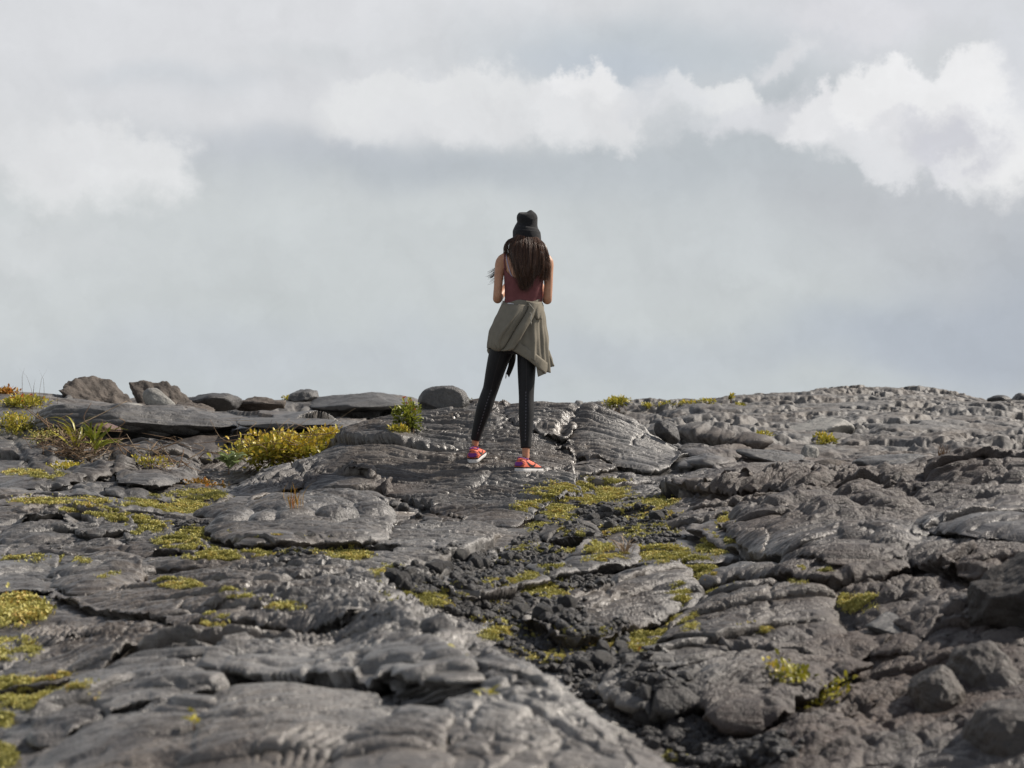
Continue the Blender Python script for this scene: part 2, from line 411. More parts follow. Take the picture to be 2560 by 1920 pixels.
PL=[ # near hump
 ([(930,1350,3.76),(990,1366,3.62),(1065,1412,3.40),(1165,1462,3.20),(1270,1522,3.02),(1380,1590,2.85),(1450,1650,2.68),(1480,1690,2.5),(951,1690,2.5),(937,1565),(990,1509),(1036,1495),(1043,1449),(985,1400)],0.022,.05,.95),
 ([(747,1600),(832,1537),(920,1512),(935,1565),(944,1690),(754,1690)],.06,.06,.9,.02,.4),
 ([(520,1395),(691,1386),(832,1386),(937,1396),(1007,1432),(1000,1456),(867,1449),(797,1456),(691,1453),(620,1450),(480,1440)],0.05,.03,.9,.03,.35,.9,.05,.13),
 ([(40,1690),(105,1607),(225,1532),(375,1487),(461,1468),(482,1479),(450,1524),(416,1569),(428,1600),(400,1690)],.065,.13,.95,.03,.5),
 ([(484,1482),(562,1446),(691,1458),(761,1465),(807,1495),(844,1519),(761,1572),(742,1600),(720,1690),(440,1690),(434,1600),(424,1570)],.065,.12,.95,.03,.5),
 ([(71,1600),(90,1550),(169,1487),(277,1430),(375,1434),(478,1466),(375,1481),(225,1526),(108,1600)],.05,.05,.7,.03,.4),
 ([(-80,1640),(-60,1580),(60,1580),(90,1610),(40,1680)],0.054,.05,.8),
 # tilted plates on the right
 ([(1148,1340),(1183,1298),(1240,1266),(1324,1238),(1394,1217),(1469,1210),(1500,1290),(1394,1333),(1341,1358),(1289,1379),(1229,1386),(1183,1358)],0.081,.10,.95),
 ([(1400,1430,4.72),(1434,1389),(1487,1340),(1557,1277),(1610,1259),(1701,1256),(1768,1263),(1796,1305),(1796,1350),(1750,1366),(1663,1387),(1575,1405),(1487,1429),(1420,1446,4.64)],0.088,.07,.95),
 ([(1345,1530,4.12),(1400,1470,4.5),(1440,1452),(1540,1417),(1645,1395),(1786,1367),(1870,1349),(1873,1365),(1821,1407),(1835,1435),(1786,1452),(1680,1502),(1610,1533),(1522,1554,4.06),(1434,1568,4.0),(1365,1560,4.02)],0.101,.06,.95),
 ([(1522,1249),(1610,1228),(1715,1235),(1786,1245),(1891,1231),(1968,1200),(1926,1196),(1750,1210),(1610,1213),(1550,1231)],0.081,.05,.7),
 ([(1926,1185),(2100,1158),(2212,1140),(2320,1140),(2320,1240),(2102,1238),(2010,1215),(1961,1200)],0.068,.08,.5),
 ([(1589,1126),(1617,1108),(1750,1080),(2010,1087),(2010,1119),(1961,1150),(1919,1175),(1838,1206),(1743,1182),(1694,1164),(1645,1154)],0.15,.18,.35),
 ([(1501,1147),(1550,1140),(1680,1168),(1701,1192),(1610,1178),(1511,1161)],0.068,.04,.5),
 ([(1990,1096),(2017,1060),(2040,1025),(2212,1006),(2380,1000),(2380,1145),(2126,1147),(2017,1133)],0.16,.22,.5),
 ([(1440,1060),(1520,1035),(1640,1005),(1760,1000),(1700,1040),(1640,1062),(1540,1068)],0.054,.05,.8),
 # middle ground
 ([(112,1296),(262,1270),(525,1226),(760,1217),(937,1187),(1095,1132),(1060,1200),(985,1243),(812,1277),(842,1300),(900,1332),(760,1342),(560,1348),(400,1343),(250,1338),(190,1330)],0.041,.06,.6),
 ([(-60,1434),(75,1397),(180,1397),(270,1408),(165,1453),(94,1476),(-60,1486)],0.047,.05,.85),
 ([(-60,1097),(165,1093),(262,1112),(278,1146),(259,1160),(210,1168),(142,1134),(49,1138),(-60,1157)],0.068,.05,.8),
 ([(465,1150),(484,1130),(562,1112),(691,1088),(815,1090),(832,1126),(807,1161),(691,1165),(620,1175),(540,1180),(490,1168)],0.100,.12,.2),
 ([(-60,1198),(37,1213),(101,1217),(135,1247),(109,1277),(-60,1288)],0.068,.07,.5),
 ([(138,1230),(187,1211),(287,1222),(257,1250),(187,1273),(142,1258)],0.095,.08,.7),
 ([(860,1150),(937,1121),(955,1135),(1043,1128),(1078,1145),(1141,1142),(1160,1171),(1043,1190),(990,1204),(902,1194),(797,1183)],0.047,.05,.85),
 ([(972,1270),(1007,1245),(1148,1235),(1183,1245),(1106,1263),(1043,1284),(990,1291)],0.068,.06,.85),
 ([(1155,1218),(1190,1203),(1236,1210),(1240,1225),(1190,1235)],0.068,.05,.8),([(1236,1200),(1290,1175),(1359,1170),(1370,1190),(1300,1215),(1245,1222)],0.081,.06,.8),
 ([(1183,1143),(1211,1119),(1253,1112),(1275,1133),(1285,1161),(1218,1154)],0.108,.10,.7),
 ([(290,1190),(400,1180),(460,1196),(400,1210),(300,1206)],0.054,.05,.7),([(280,1170),(330,1150),(430,1178),(380,1190),(300,1186)],0.054,.04,.7),
 # the mound
 ([(425,1099),(520,1047),(600,1008),(700,968),(790,930),(900,888),(1000,884),(1060,886),(1100,912),(1170,950),(1230,975),(1250,1070),(1180,1085),(1110,1122),(1020,1118),(920,1092),(850,1072),(780,1040),(700,1030),(660,1046),(560,1066),(500,1085)],0.075,.22,.96,.03,.5),
 ([(1232,975),(1246,930),(1264,884),(1310,890),(1370,915),(1430,955),(1480,995),(1400,1012),(1320,1003),(1270,990)],0.068,.07,.95),
 ([(1060,884),(1130,872),(1190,870),(1258,882),(1240,925),(1215,960),(1170,950),(1100,912)],0.068,.04,.95),
 ([(665,1050),(700,1018),(760,1030),(830,1052),(860,1075),(800,1088),(740,1090),(690,1078)],0.100,.14,.8),
 ([(-60,960),(20,945),(80,950),(115,990),(100,1020),(20,1035),(-60,1036)],0.100,.2,.9),
 ([(260,1020),(300,985),(370,975),(420,1000),(425,1030),(350,1050),(280,1050)],0.120,.2,.3),
]
for p in PL: plate(*p)
TROUGH=np.zeros_like(ZG)
for a in [(1000,1255,170,45),(1130,1325,130,50),(1210,1400,150,45),(1340,1480,120,60),(1450,1560,120,70),(1290,1110,170,55),(1540,1630,160,45),(1230,1175,120,50)]:
    TROUGH=np.maximum(TROUGH,region(*a,soft=.6))
TROUGH*=BEHIND*sstep(.0,.05,np.where(PLMASK>.05,0.,1.))
DET=ZG-Zb
ZG=Zb+DET*(1-PLMASK)*(1-.85*TROUGH)+PLH-DITCH*(1-PLMASK)*(1-.7*TROUGH)
# ---- broken edges: the far side stands higher, with a steep face towards the viewer
def seglist(pts,Z): return [hit(x,y,Z)[:2] for x,y in pts]
def poly_dist(P,x,y):
    """signed distance (left of the line is +), arc position 0..1"""
    best=np.full(x.shape,1e9,np.float32); sd=best.copy(); tt=np.zeros_like(best)
    L=np.r_[0,np.cumsum([math.dist(P[i],P[i+1]) for i in range(len(P)-1)])]
    for i in range(len(P)-1):
        ax,ay=P[i]; bx,by=P[i+1]; dx,dy=bx-ax,by-ay; l2=dx*dx+dy*dy+1e-9
        t=np.clip(((x-ax)*dx+(y-ay)*dy)/l2,0,1)
        ex=x-ax-t*dx; ey=y-ay-t*dy; d=np.hypot(ex,ey)
        s=np.sign(dx*(y-ay)-dy*(x-ax))
        m=d<best; best=np.where(m,d,best); sd=np.where(m,d*s,sd); tt=np.where(m,(L[i]+t*math.sqrt(l2))/L[-1],tt)
    return sd,tt,L[-1]
def ledge(pts,H,L=.35,dig=.03,Ld=.08,jit=.05,sharp=.02,world=False):
    P = pts if world else seglist(pts,Zb)
    xs=[p[0] for p in P]; ys=[p[1] for p in P]; m=max(L*2.5,.3)
    sj,si=window(min(xs)-m,max(xs)+m,min(ys)-m,max(ys)+m)
    x=Xg[sj,si]; y=Yg[sj,si]
    sc=nearscale(sum(ys)/len(ys)); H*=sc*.85; dig*=sc; jit*=sc; L*=(.4+.6*sc)
    jx=jit*(W2[0][sj,si]+.3*perlin(x*17,y*17,61)); jy=jit*(W2[1][sj,si]+.3*perlin(x*17,y*17,62))
    sd,t,_=poly_dist(P,x+jx,y+jy)
    end=np.sin(np.pi*np.clip(t*1.02-.01,0,1))**.5
    end=np.nan_to_num(end)
    up=np.where(sd>0,H*sstep(0,sharp,sd)*np.exp(-sd/L),0)
    dn=np.where(sd<=0,-dig*np.exp(sd/Ld),-dig*(1-sstep(0,sharp,sd)))
    ZG[sj,si]+=(up+dn)*end
    vx=P[-1][0]-P[0][0]; vy=P[-1][1]-P[0][1]; vl=math.hypot(vx,vy)+1e-9      # the lip hangs over a little
    lip=(H*.9*np.exp(-np.maximum(sd,0)/.12)*sstep(.0,sharp,sd))*end
    XD[sj,si]+=vy/vl*lip; YD[sj,si]-=vx/vl*lip
    un=np.where(sd<=0,(.7*H+.4*dig)*sstep(-.05,-.003,sd),0)*end
    XD[sj,si]-=vy/vl*un; YD[sj,si]+=vx/vl*un
def crack(pts,D,w=.012,jit=.04,world=False):
    P = pts if world else seglist(pts,Zb)
    xs=[p[0] for p in P]; ys=[p[1] for p in P]
    sj,si=window(min(xs)-.2,max(xs)+.2,min(ys)-.2,max(ys)+.2)
    x=Xg[sj,si]; y=Yg[sj,si]
    jx=jit*(W2[0][sj,si]+.4*perlin(x*25,y*25,71)); jy=jit*(W2[1][sj,si]+.4*perlin(x*25,y*25,72))
    D=D*nearscale(sum(ys)/len(ys)); w=w*(.5+.5*nearscale(sum(ys)/len(ys)))
    sd,t,_=poly_dist(P,x+jx,y+jy)
    ww=w*(.6+.8*np.abs(np.sin(t*9+3)))
    ZG[sj,si]-=D*np.exp(-(sd/ww)**4)*np.sin(np.pi*np.clip(t,.02,.98))**.3
for pts,H,L,dig in [
  
  ([(285,1424),(330,1432),(450,1424),(700,1404)],.06,.3,.03),
  ([(620,1432),(700,1414),(740,1400)],.035,.2,.03),
  ([(905,1372),(935,1362),(1000,1372)],.05,.2,.03),
  ([(1085,1500),(1130,1492),(1170,1512)],.035,.2,.03),
  ([(700,968),(760,978),(880,990),(1005,996)],.06,.6,.05),

  ([(690,1082),(760,1090),(835,1086)],.05,.3,.09),

  ([(810,1082),(880,1098),(945,1116),(960,1126)],.06,.35,.07),
  
  
  ([(1310,1520),(1450,1482),(1600,1448),(1760,1404)],.022,.25,.015),
  
  ([(1480,1320),(1530,1296),(1640,1268)],.03,.3,.02),
  
  
  
  ([(1424,1070),(1480,1082),(1560,1070),(1640,1066)],.06,.5,.04),
  ([(1980,1258),(2050,1262),(2130,1236)],.05,.3,.03),
  ([(45,1142),(90,1136),(142,1134),(180,1150),(210,1170)],.035,.35,.02),
  
  ([(20,1100),(130,1092),(250,1096)],.03,.4,.02),
  ([(60,942),(200,955),(340,962),(480,948)],.16,1.2,.12),
  ([(500,938),(620,940),(750,928)],.10,1.2,.05),
  ([(-100,1010),(-20,1000),(60,1020)],.05,.5,.03),
  ([(1250,1040),(1330,1050),(1420,1040)],.03,.3,.03),
  ([(560,1290),(650,1296),(760,1290)],.025,.2,.02),([(420,1345),(560,1352),(700,1336)],.03,.2,.02),
  ([(860,1248),(930,1236),(1010,1210),(1090,1180)],.03,.4,.05),
  ([(1160,1340),(1230,1300),(1330,1258),(1420,1228)],.0,.3,.04),
  ([(80,1600),(130,1572),(220,1530),(300,1498)],.05,.25,.05),
  ]:
    ledge(pts,H,L,dig)
ledge([((x-QX0)/F*y,y) for x,y in ((285,3.98),(330,3.93),(450,3.95),(640,3.98))],.10,.12,.16,.05,world=True)
for pts,H in [([(1345,1500),(1480,1455),(1650,1412),(1790,1372)],.035),([(1362,1540),(1520,1495),(1680,1450),(1800,1408)],.035),([(1425,1420),(1520,1382),(1660,1346),(1790,1312)],.032),([(1462,1368),(1560,1330),(1700,1292),(1772,1276)],.028),
    ([(1182,1350),(1290,1320),(1400,1275),(1482,1240)],.028),([(1240,1372),(1340,1340),(1430,1305)],.022),([(1620,1120),(1720,1100),(1860,1085),(1990,1092)],.05),([(1640,1146),(1740,1132),(1860,1122),(1960,1130)],.05),([(2030,1060),(2120,1040),(2230,1035)],.05),([(2030,1100),(2130,1085),(2240,1085)],.05),
    ([(1990,1210),(2100,1190),(2230,1170)],.045),([(230,1310),(420,1296),(600,1302),(760,1290)],.025),([(300,1335),(520,1322),(720,1318)],.025)]:
    ledge(pts,H,.18,.022,.04,.03)
for k in range(90):
    d=math.exp(lr.uniform(math.log(2.6),math.log(13))); X=lr.uniform(-.4,.4)*(d+.8); qx=QX0+F*X/d
    if 560<qx<1480 and 9.5<d<12.1: continue
    ln=lr.uniform(.15,.5)*(.5+.06*d); a=lr.uniform(-.55,.55)
    P=[(X+ln*t*math.cos(a),d+ln*t*math.sin(a)+.12*ln*math.sin(3*t+k)) for t in np.linspace(-1,1,6)]
    ledge(P,lr.uniform(.010,.03),lr.uniform(.15,.4),lr.uniform(.01,.025),world=True)
for pts,D,w in [([(1258,884),(1240,910),(1222,935),(1200,968)],.06,.026),([(1262,886),(1244,912),(1226,936)],.06,.015),
  ([(745,968),(765,945),(790,915)],.09,.05),([(790,915),(800,900)],.05,.03),
  ([(940,1340),(1010,1400),(1020,1470)],.04,.03),([(945,1510),(950,1580),(955,1650)],.05,.02),
  ([(1020,1480),(1100,1520),(1200,1600),(1300,1655)],.02,.012),([(1100,1500),(1250,1590),(1400,1660)],.02,.01),
  ([(880,1345),(700,1350),(560,1380)],.02,.015),([(0,1010),(40,990),(80,1000)],.03,.02),([(20,970),(40,1000),(60,1040)],.03,.02),
  ([(560,1060),(640,1040),(680,1020)],.05,.02),([(1060,1190),(1000,1225),(900,1240)],.03,.02),
  ([(650,1060),(640,1030),(610,1010)],.04,.02),([(1140,1060),(1200,1030),(1250,1020)],.03,.02)]:
    crack(pts,D,w)
for k in range(190):
    d=math.exp(lr.uniform(math.log(2.6),math.log(13))); X=lr.uniform(-.4,.4)*(d+.8)
    ln=lr.uniform(.1,.4)*(.5+.07*d); a=lr.uniform(0,6.3)
    P=[(X+ln*t*math.cos(a),d+ln*t*math.sin(a)+.2*ln*math.sin(4*t+k)) for t in np.linspace(-1,1,6)]
    crack(P,lr.uniform(.012,.035),lr.uniform(.006,.014),world=True)

# ---- wrinkled skin: fine ropes drawn out along the flow
def grain(qx,qy,rx,ry,deg,lam,amp,stretch=9,seed=100,oct=3,soft=.5,bend=.0,ridge=True):
    m=region(qx,qy,rx,ry,soft)*near
    jj=np.where(m.max(1)>.01)[0]; ii=np.where(m.max(0)>.01)[0]
    if len(jj)==0: return
    sj,si=slice(jj[0],jj[-1]+1),slice(ii[0],ii[-1]+1)
    x=Xg[sj,si]+.10*W1[0][sj,si]; y=Yg[sj,si]+.10*W1[1][sj,si]
    xc,yc,_=hit(qx,qy,Zb)
    a=math.radians(deg); c,s=math.cos(a),math.sin(a)
    p=(x-xc)*c+(y-yc)*s; q=-(x-xc)*s+(y-yc)*c
    q=q+bend*p*p+.3*lam*W2[0][sj,si]
    if ridge:
        h=0; A=1; f=1
        for o in range(oct):
            n_=np.abs(perlin(p*f/(lam*stretch),q*f/lam,seed+o*5)); h=h+A*(.45-1.3*np.exp(-n_/.085)+.5*n_)
            A*=.62; f*=2.1
    else: h=fbm(p/(lam*stretch),q/lam,oct,seed)*1.5
    w=.55+.45*np.clip(1.5*fbm(x*1.6,y*1.6,2,seed+50)+.6,0,1)
    ZG[sj,si]+=amp*h*w*m[sj,si]
G = [ (1850,1110,440,110,15,.13,.030,14,140,2),(2120,1070,180,90,18,.12,.030,12,141,2),(420,1425,330,60,9,.085,.018,14,142,2),(300,1220,330,50,5,.12,.020,12,143,2),(640,1290,300,60,-7,.10,.020,14,144,2),(560,1030,150,60,62,.10,.022,14,145,2),(900,1180,200,40,8,.10,.014,14,146,2),(1560,1060,260,40,12,.12,.020,14,147,2),
 # patch x,y,rx,ry, direction, wavelength, height
 (980,1000,330,110,-6,.070,.044,24,101,2),(1130,910,190,70,-4,.075,.055,26,102,2),(1360,950,160,90,-18,.10,.030,18,103,2),
 (1120,1080,200,55,-24,.085,.040,20,104,2),(780,985,130,60,4,.085,.022,16,105,2),(560,1010,120,70,65,.13,.010,7,106),
 (1450,1430,360,170,34,.075,.016,11,107),(1330,1300,200,90,30,.08,.008,9,108),(1720,1500,200,100,34,.075,.014,9,109),
 (700,1300,330,90,-8,.06,.018,7,110),(450,1420,320,70,10,.05,.014,9,111),(850,1380,220,60,-5,.045,.013,8,112),(650,1340,300,40,-3,.035,.012,9,130),(300,1180,330,60,4,.07,.014,7,131),(1000,1120,150,40,-10,.06,.012,7,132),
 (250,1300,330,80,6,.09,.009,6,113),(1200,1560,330,130,-38,.05,.006,8,114),(500,1580,420,110,18,.05,.006,7,115),
 (950,1180,240,60,8,.09,.010,6,116),(150,1170,240,60,10,.10,.012,7,117),(1560,1070,260,50,14,.11,.014,8,118),
 (1950,1240,330,60,14,.08,.012,5,119),(1750,1290,260,60,20,.08,.010,6,120),(120,1440,260,90,12,.06,.007,8,121),
 (640,1140,260,50,4,.09,.010,4,122),(40,990,110,50,30,.10,.010,7,123)]
for g in G: grain(*g)
def ropes(qx,qy,wpx,hpx,rot,n,amp,k=.5,seed=0):
    xc,yc,_=hit(qx,qy); _,y0,_=hit(qx,qy+hpx); _,y1,_=hit(qx,qy-hpx)
    ra=wpx/F*yc; rb=max(min((y1-y0)/2,ra*1.6),ra*.25); R=max(ra,rb)*1.3
    sj,si=window(xc-R,xc+R,yc-R,yc+R)
    x=(Xg[sj,si]-xc)/ra+.22*W2[0][sj,si]; y=(Yg[sj,si]-yc)/rb+.22*W2[1][sj,si]
    c,sn=math.cos(math.radians(rot)),math.sin(math.radians(rot)); a=x*c+y*sn; b=-x*sn+y*c
    r=np.sqrt(a*a+b*b); ph=(b+k*a*a)*n*1.571+.9*fbm(a*2+seed,b*2,2,500+seed)
    rp=np.abs(np.sin(ph))**.55
    vary=.6+.8*np.abs(perlin(a*1.5,b*3+seed,510+seed))
    ZG[sj,si]+=(amp*vary*(rp-.75))*(1-sstep(.72,1.0,r))
for q in [(850,1588,88,60,0,9,.014,.15,1),(645,1604,92,58,62,9,.013,.7,2),(520,1500,52,26,25,6,.010,.6,3),(690,1372,66,20,82,9,.016,.3,4),(800,1380,60,18,70,6,.012,.4,5),(590,1040,46,24,70,9,.022,.7,6),(640,1052,36,12,20,6,.014,.5,7),
          (50,1240,70,22,15,8,.018,.8,8),(105,1362,72,24,75,9,.020,.6,9),(165,1358,40,22,70,6,.018,.5,10),(285,1262,46,12,30,6,.014,.9,11),(1232,1135,46,18,10,7,.016,.8,12),(320,1460,120,22,8,7,.010,.3,13),(160,1540,90,24,20,7,.010,.3,14),
          (1180,1560,150,50,-52,8,.006,.2,15),(700,1300,160,24,5,8,.012,.3,16),(560,1320,120,18,-8,7,.012,.3,17),(880,1106,40,10,10,6,.016,.4,18),(760,1110,60,14,0,6,.012,.2,19),(80,1180,70,14,10,7,.014,.6,20),(1640,1190,70,12,10,6,.012,.2,21),(1080,940,50,14,12,6,.018,.2,22)]:
    ropes(*q)
for pts,D,w in [([(951,1545),(948,1600),(950,1659)],.06,.016),([(990,1372),(1020,1420),(1025,1480),(1000,1500)],.05,.02),([(760,1462),(810,1498),(848,1520)],.05,.015),([(436,1600),(424,1570),(452,1524),(482,1480)],.05,.014),
  ([(1030,1500),(1120,1540),(1230,1610),(1300,1659)],.03,.010),([(1060,1480),(1180,1530),(1330,1630)],.025,.008),([(960,1560),(1040,1590),(1100,1640)],.025,.008),([(1320,1250),(1330,1300),(1300,1345)],.02,.01),([(1640,1262),(1660,1320),(1650,1385)],.02,.01),([(1500,1340),(1560,1370),(1650,1372)],.02,.01),([(1420,1500),(1560,1470),(1700,1420)],.03,.012),([(1400,1540),(1540,1505),(1680,1465)],.025,.012)]:
    crack(pts,D,w)
# the far slopes: tumbled plates and blocks
farm = sstep(13.2,15,Yg)*(1-sstep(34,45,Yg))
jj=np.where(farm.max(1)>0)[0]; sj=slice(jj[0],jj[-1]+1)
x=Xg[sj]+.4*W1[0][sj]; y=Yg[sj]+.4*W1[1][sj]
x=x+.25*W2[0][sj]; y=y+.35*W2[1][sj]; f1,f2,c=worley(x/2.1,y/2.0,301); g1,g2,c2=worley(x/.8,y/.7,302)
hh=.26*(billow(x*.30,y*.42,2,306)-.25)+.11*(billow(x*.55,y*.7,1,307)-.25)+.03*np.sin(np.clip((f2-f1)/.5,0,1)*1.57)*(.4+c)-.02+.10*(np.abs(perlin(x*.30+.2*y,y*1.25,309))-.2)-.09*np.exp(-(perlin(x*.5+.3*W1[0][sj],y*.9,305)/.10)**2)+.04*fbm(x*1.7,y*1.7,2,303)
fade=.35+.65*sstep(14,17,y)
ZG[sj]+=hh*farm[sj]*fade*np.where(Xg[sj]>1,1.0,.55)

# ---- fine roughness everywhere near
d2=1-sstep(9,14,Yg)
ZG += near*(1-.6*PLMASK)*(.006*fbm(Xg*9,Yg*9,3,31)+.003*fbm(Xg*24,Yg*24,2,32))
wr=perlin(Xg*5+.8*W1[0],(Yg+.35*Xg)*19+2.2*W1[1],36); ZG -= d2*.0055*np.exp(-np.abs(wr)/.09)*sstep(-.25,.25,fbm(Xg*.7,Yg*.7,2,37))
del wr
PIT=perlin(Xg*17,Yg*17,33); ZG -= d2*.008*sstep(.42,.7,PIT)
PIT=perlin(Xg*40,Yg*40,34); ZG -= d2*.004*sstep(.35,.65,PIT)*sstep(-.1,.4,fbm(Xg*.8,Yg*.8,2,35))

# ---- colours of the rock: rusty cinder, pale weathered skin with silvery sheen painted in
for a in [(2000,1480,420,230,1.0),(1700,1620,420,90,.9),(1950,1280,420,70,.75),(1850,1110,460,110,.8),(1900,1020,330,40,.7),(1640,1000,140,40,.7),
          (2200,1090,200,120,.5),(450,1000,260,60,.25),(420,1080,60,30,.5),(860,1085,90,30,.6),(640,1055,90,25,.5),(2050,1380,150,60,.6),(2100,1070,200,80,.9),(2100,1260,200,60,.8),(1700,1180,160,30,.6),(1640,1060,120,40,.6)]:
    RUST = np.maximum(RUST, a[4]*region(*a[:4],soft=.8))
for a in [(1200,1560,340,140,1.0),(1000,1220,260,60,.5),(1380,960,110,60,.9),(700,1540,600,140,.6),(850,1280,160,60,.6),(1900,900,320,60,.2),(1600,930,200,40,.2),
          (1230,1050,120,40,.5),(900,1400,150,50,.5)]:
    PALE_SHEEN = np.maximum(PALE_SHEEN, a[4]*region(*a[:4],soft=.8))

CINDER_DARK=np.zeros_like(ZG)
for a in [(1000,1250,150,40,.9),(1130,1330,120,45,.9),(1200,1400,140,40,.9),(1330,1480,110,60,1),(1450,1570,110,70,1),(1300,1110,160,50,.8),(1540,1630,160,40,1),(1230,1180,110,40,.8),(640,1192,110,14,.6),(250,1040,260,60,.45),(430,1140,110,30,.5)]:
    CINDER_DARK=np.maximum(CINDER_DARK,a[4]*region(*a[:4],soft=.7))
CINDER_DARK*=BEHIND
for a in [(1600,1420,360,170,.42),(1300,1300,200,80,.25),(950,1060,330,60,.22),(700,1050,180,60,.35),(1900,1120,420,120,.3),(1960,1330,300,200,.35),(250,1020,300,70,.45),(150,1150,260,50,.2)]:
    CINDER_DARK=np.maximum(CINDER_DARK,a[4]*region(*a[:4],soft=.8)*(Yg>3.3))  # plates, mound front and left hollow darkened through the same mask
def ground_material():
    m,nt,b=new_mat('lava_rock')
    tc=N(nt,'ShaderNodeTexCoord'); P=tc.outputs['Object']
    big=noise(nt,P,1.3,5,.6); mid=noise(nt,P,7,6,.65); fine=noise(nt,P,55,5,.7)
    base=ramp(nt,mid.outputs[0],[(.25,(.036,.034,.033)),(.48,(.106,.101,.097)),(.75,(.225,.215,.205))])
    brown=ramp(nt,mid.outputs[0],[(.25,(.046,.038,.033)),(.5,(.108,.092,.079)),(.75,(.20,.174,.148))])
    col=mixc(nt,ramp(nt,big.outputs[0],[(.45,(0,0,0)),(.62,(1,1,1))]),base,brown)
    at=N(nt,'ShaderNodeAttribute',attribute_name='wear_sheen')
    sp=N(nt,'ShaderNodeSeparateColor'); link(nt,at.outputs['Color'],sp.inputs[0])
    rn=noise(nt,P,4.5,6,.7)
    rf=math_n(nt,'MULTIPLY',sp.outputs[0],ramp(nt,rn.outputs[0],[(.3,(.45,)*3),(.6,(1,)*3)]))
    col=mixc(nt,rf,col,ramp(nt,mid.outputs[0],[(.3,(.038,.024,.019)),(.6,(.082,.053,.040)),(.8,(.14,.095,.062))]))
    pf=math_n(nt,'MULTIPLY',sp.outputs[1],ramp(nt,fine.outputs[0],[(.35,(.3,)*3),(.65,(1,)*3)]))
    col=mixc(nt,pf,col,ramp(nt,mid.outputs[0],[(.3,(.19,.183,.172)),(.7,(.36,.345,.325))]))
    cf=math_n(nt,'MULTIPLY',sp.outputs[2],ramp(nt,rn.outputs[0],[(.3,(.35,)*3),(.6,(1,)*3)]))
    col=mixc(nt,cf,col,ramp(nt,fine.outputs[0],[(.3,(.014,.0125,.012)),(.7,(.045,.041,.038))]))
    lich=noise(nt,P,23,4,.7)
    col=mixc(nt,ramp(nt,lich.outputs[0],[(.66,(0,0,0)),(.74,(.4,)*3)]),col,(.17,.16,.145))
    col=mixc(nt,.35,col,mixc(nt,1,col,ramp(nt,fine.outputs[0],[(.25,(.45,)*3),(.75,(1.5,)*3)]),'MULTIPLY'))
    link(nt,col,b.inputs['Base Color'])
    ro=math_n(nt,'ADD',ramp(nt,fine.outputs[0],[(.2,(.24,)*3),(.5,(.33,)*3),(.8,(.46,)*3)]),math_n(nt,'MULTIPLY',math_n(nt,'MAXIMUM',math_n(nt,'MAXIMUM',sp.outputs[0],at.outputs['Alpha']),sp.outputs[2]),.30),clamp=True); link(nt,ro,b.inputs['Roughness'])
    b.inputs['Specular IOR Level'].default_value=.55
    vor=N(nt,'ShaderNodeTexVoronoi',i_Scale=170.); link(nt,P,vor.inputs['Vector'])
    h=math_n(nt,'ADD',math_n(nt,'MULTIPLY',fine.outputs[0],1.0),math_n(nt,'MULTIPLY',vor.outputs['Distance'],.22))
    h=math_n(nt,'ADD',h,math_n(nt,'MULTIPLY',noise(nt,P,18,5,.65).outputs[0],1.6))
    bp=N(nt,'ShaderNodeBump',i_Strength=.95,i_Distance=.008)
    link(nt,math_n(nt,'MULTIPLY_ADD',sp.outputs[0],1.2,.9),bp.inputs['Distance']); bp.inputs['Distance'].default_value=.008
    h=math_n(nt,'MULTIPLY',h,.0062)
    link(nt,h,bp.inputs['Height']); link(nt,bp.outputs[0],b.inputs['Normal'])
    return m
MAT_LAVA=ground_material()

def add_ground():
    nr,nc=ZG.shape
    co=np.stack([Xg+XD,Yg+YD,ZG],-1).reshape(-1,3)
    idx=np.arange(nr*nc,dtype=np.int32).reshape(nr,nc)
    q=np.stack([idx[:-1,:-1],idx[:-1,1:],idx[1:,1:],idx[1:,:-1]],-1).reshape(-1,4)
    o=fast_mesh('ground',co,quads=q,mats=[MAT_LAVA])
    at=o.data.attributes.new('wear_sheen','FLOAT_COLOR','POINT')
    c=np.ones((nr*nc,4),np.float32); c[:,0]=RUST.ravel(); c[:,1]=PALE_SHEEN.ravel(); c[:,2]=CINDER_DARK.ravel(); c[:,3]=sstep(12.5,16,Yg).ravel()
    at.data.foreach_set('color',c.ravel())
    tag(o,kind='structure')
    return o
GROUND=add_ground()
# ------------------------------------------------------------------ light: sun ahead to the right, bright broken cloud
SUN_EL, SUN_AZ = math.radians(40), math.radians(68)      # azimuth from straight ahead (+Y) towards +X
sl=bpy.data.lights.new('sun','SUN'); sl.energy=5.0; sl.angle=math.radians(.8); sl.color=(1,.92,.82)
so=bpy.data.objects.new('sun',sl); COL.objects.link(so)
sd=Vector((math.sin(SUN_AZ)*math.cos(SUN_EL),math.cos(SUN_AZ)*math.cos(SUN_EL),math.sin(SUN_EL)))
so.rotation_euler=sd.to_track_quat('Z','Y').to_euler(); so.location=(6,4,8)

def srgb(*c):
    return tuple((x/255/12.92 if x/255<=.04045 else ((x/255+.055)/1.055)**2.4) for x in c)
def az_el(qx,qy):
    x,z=(qx-QX0)/F,(QH-qy)/F
    return math.atan(x), math.atan2(z,math.hypot(1,x))

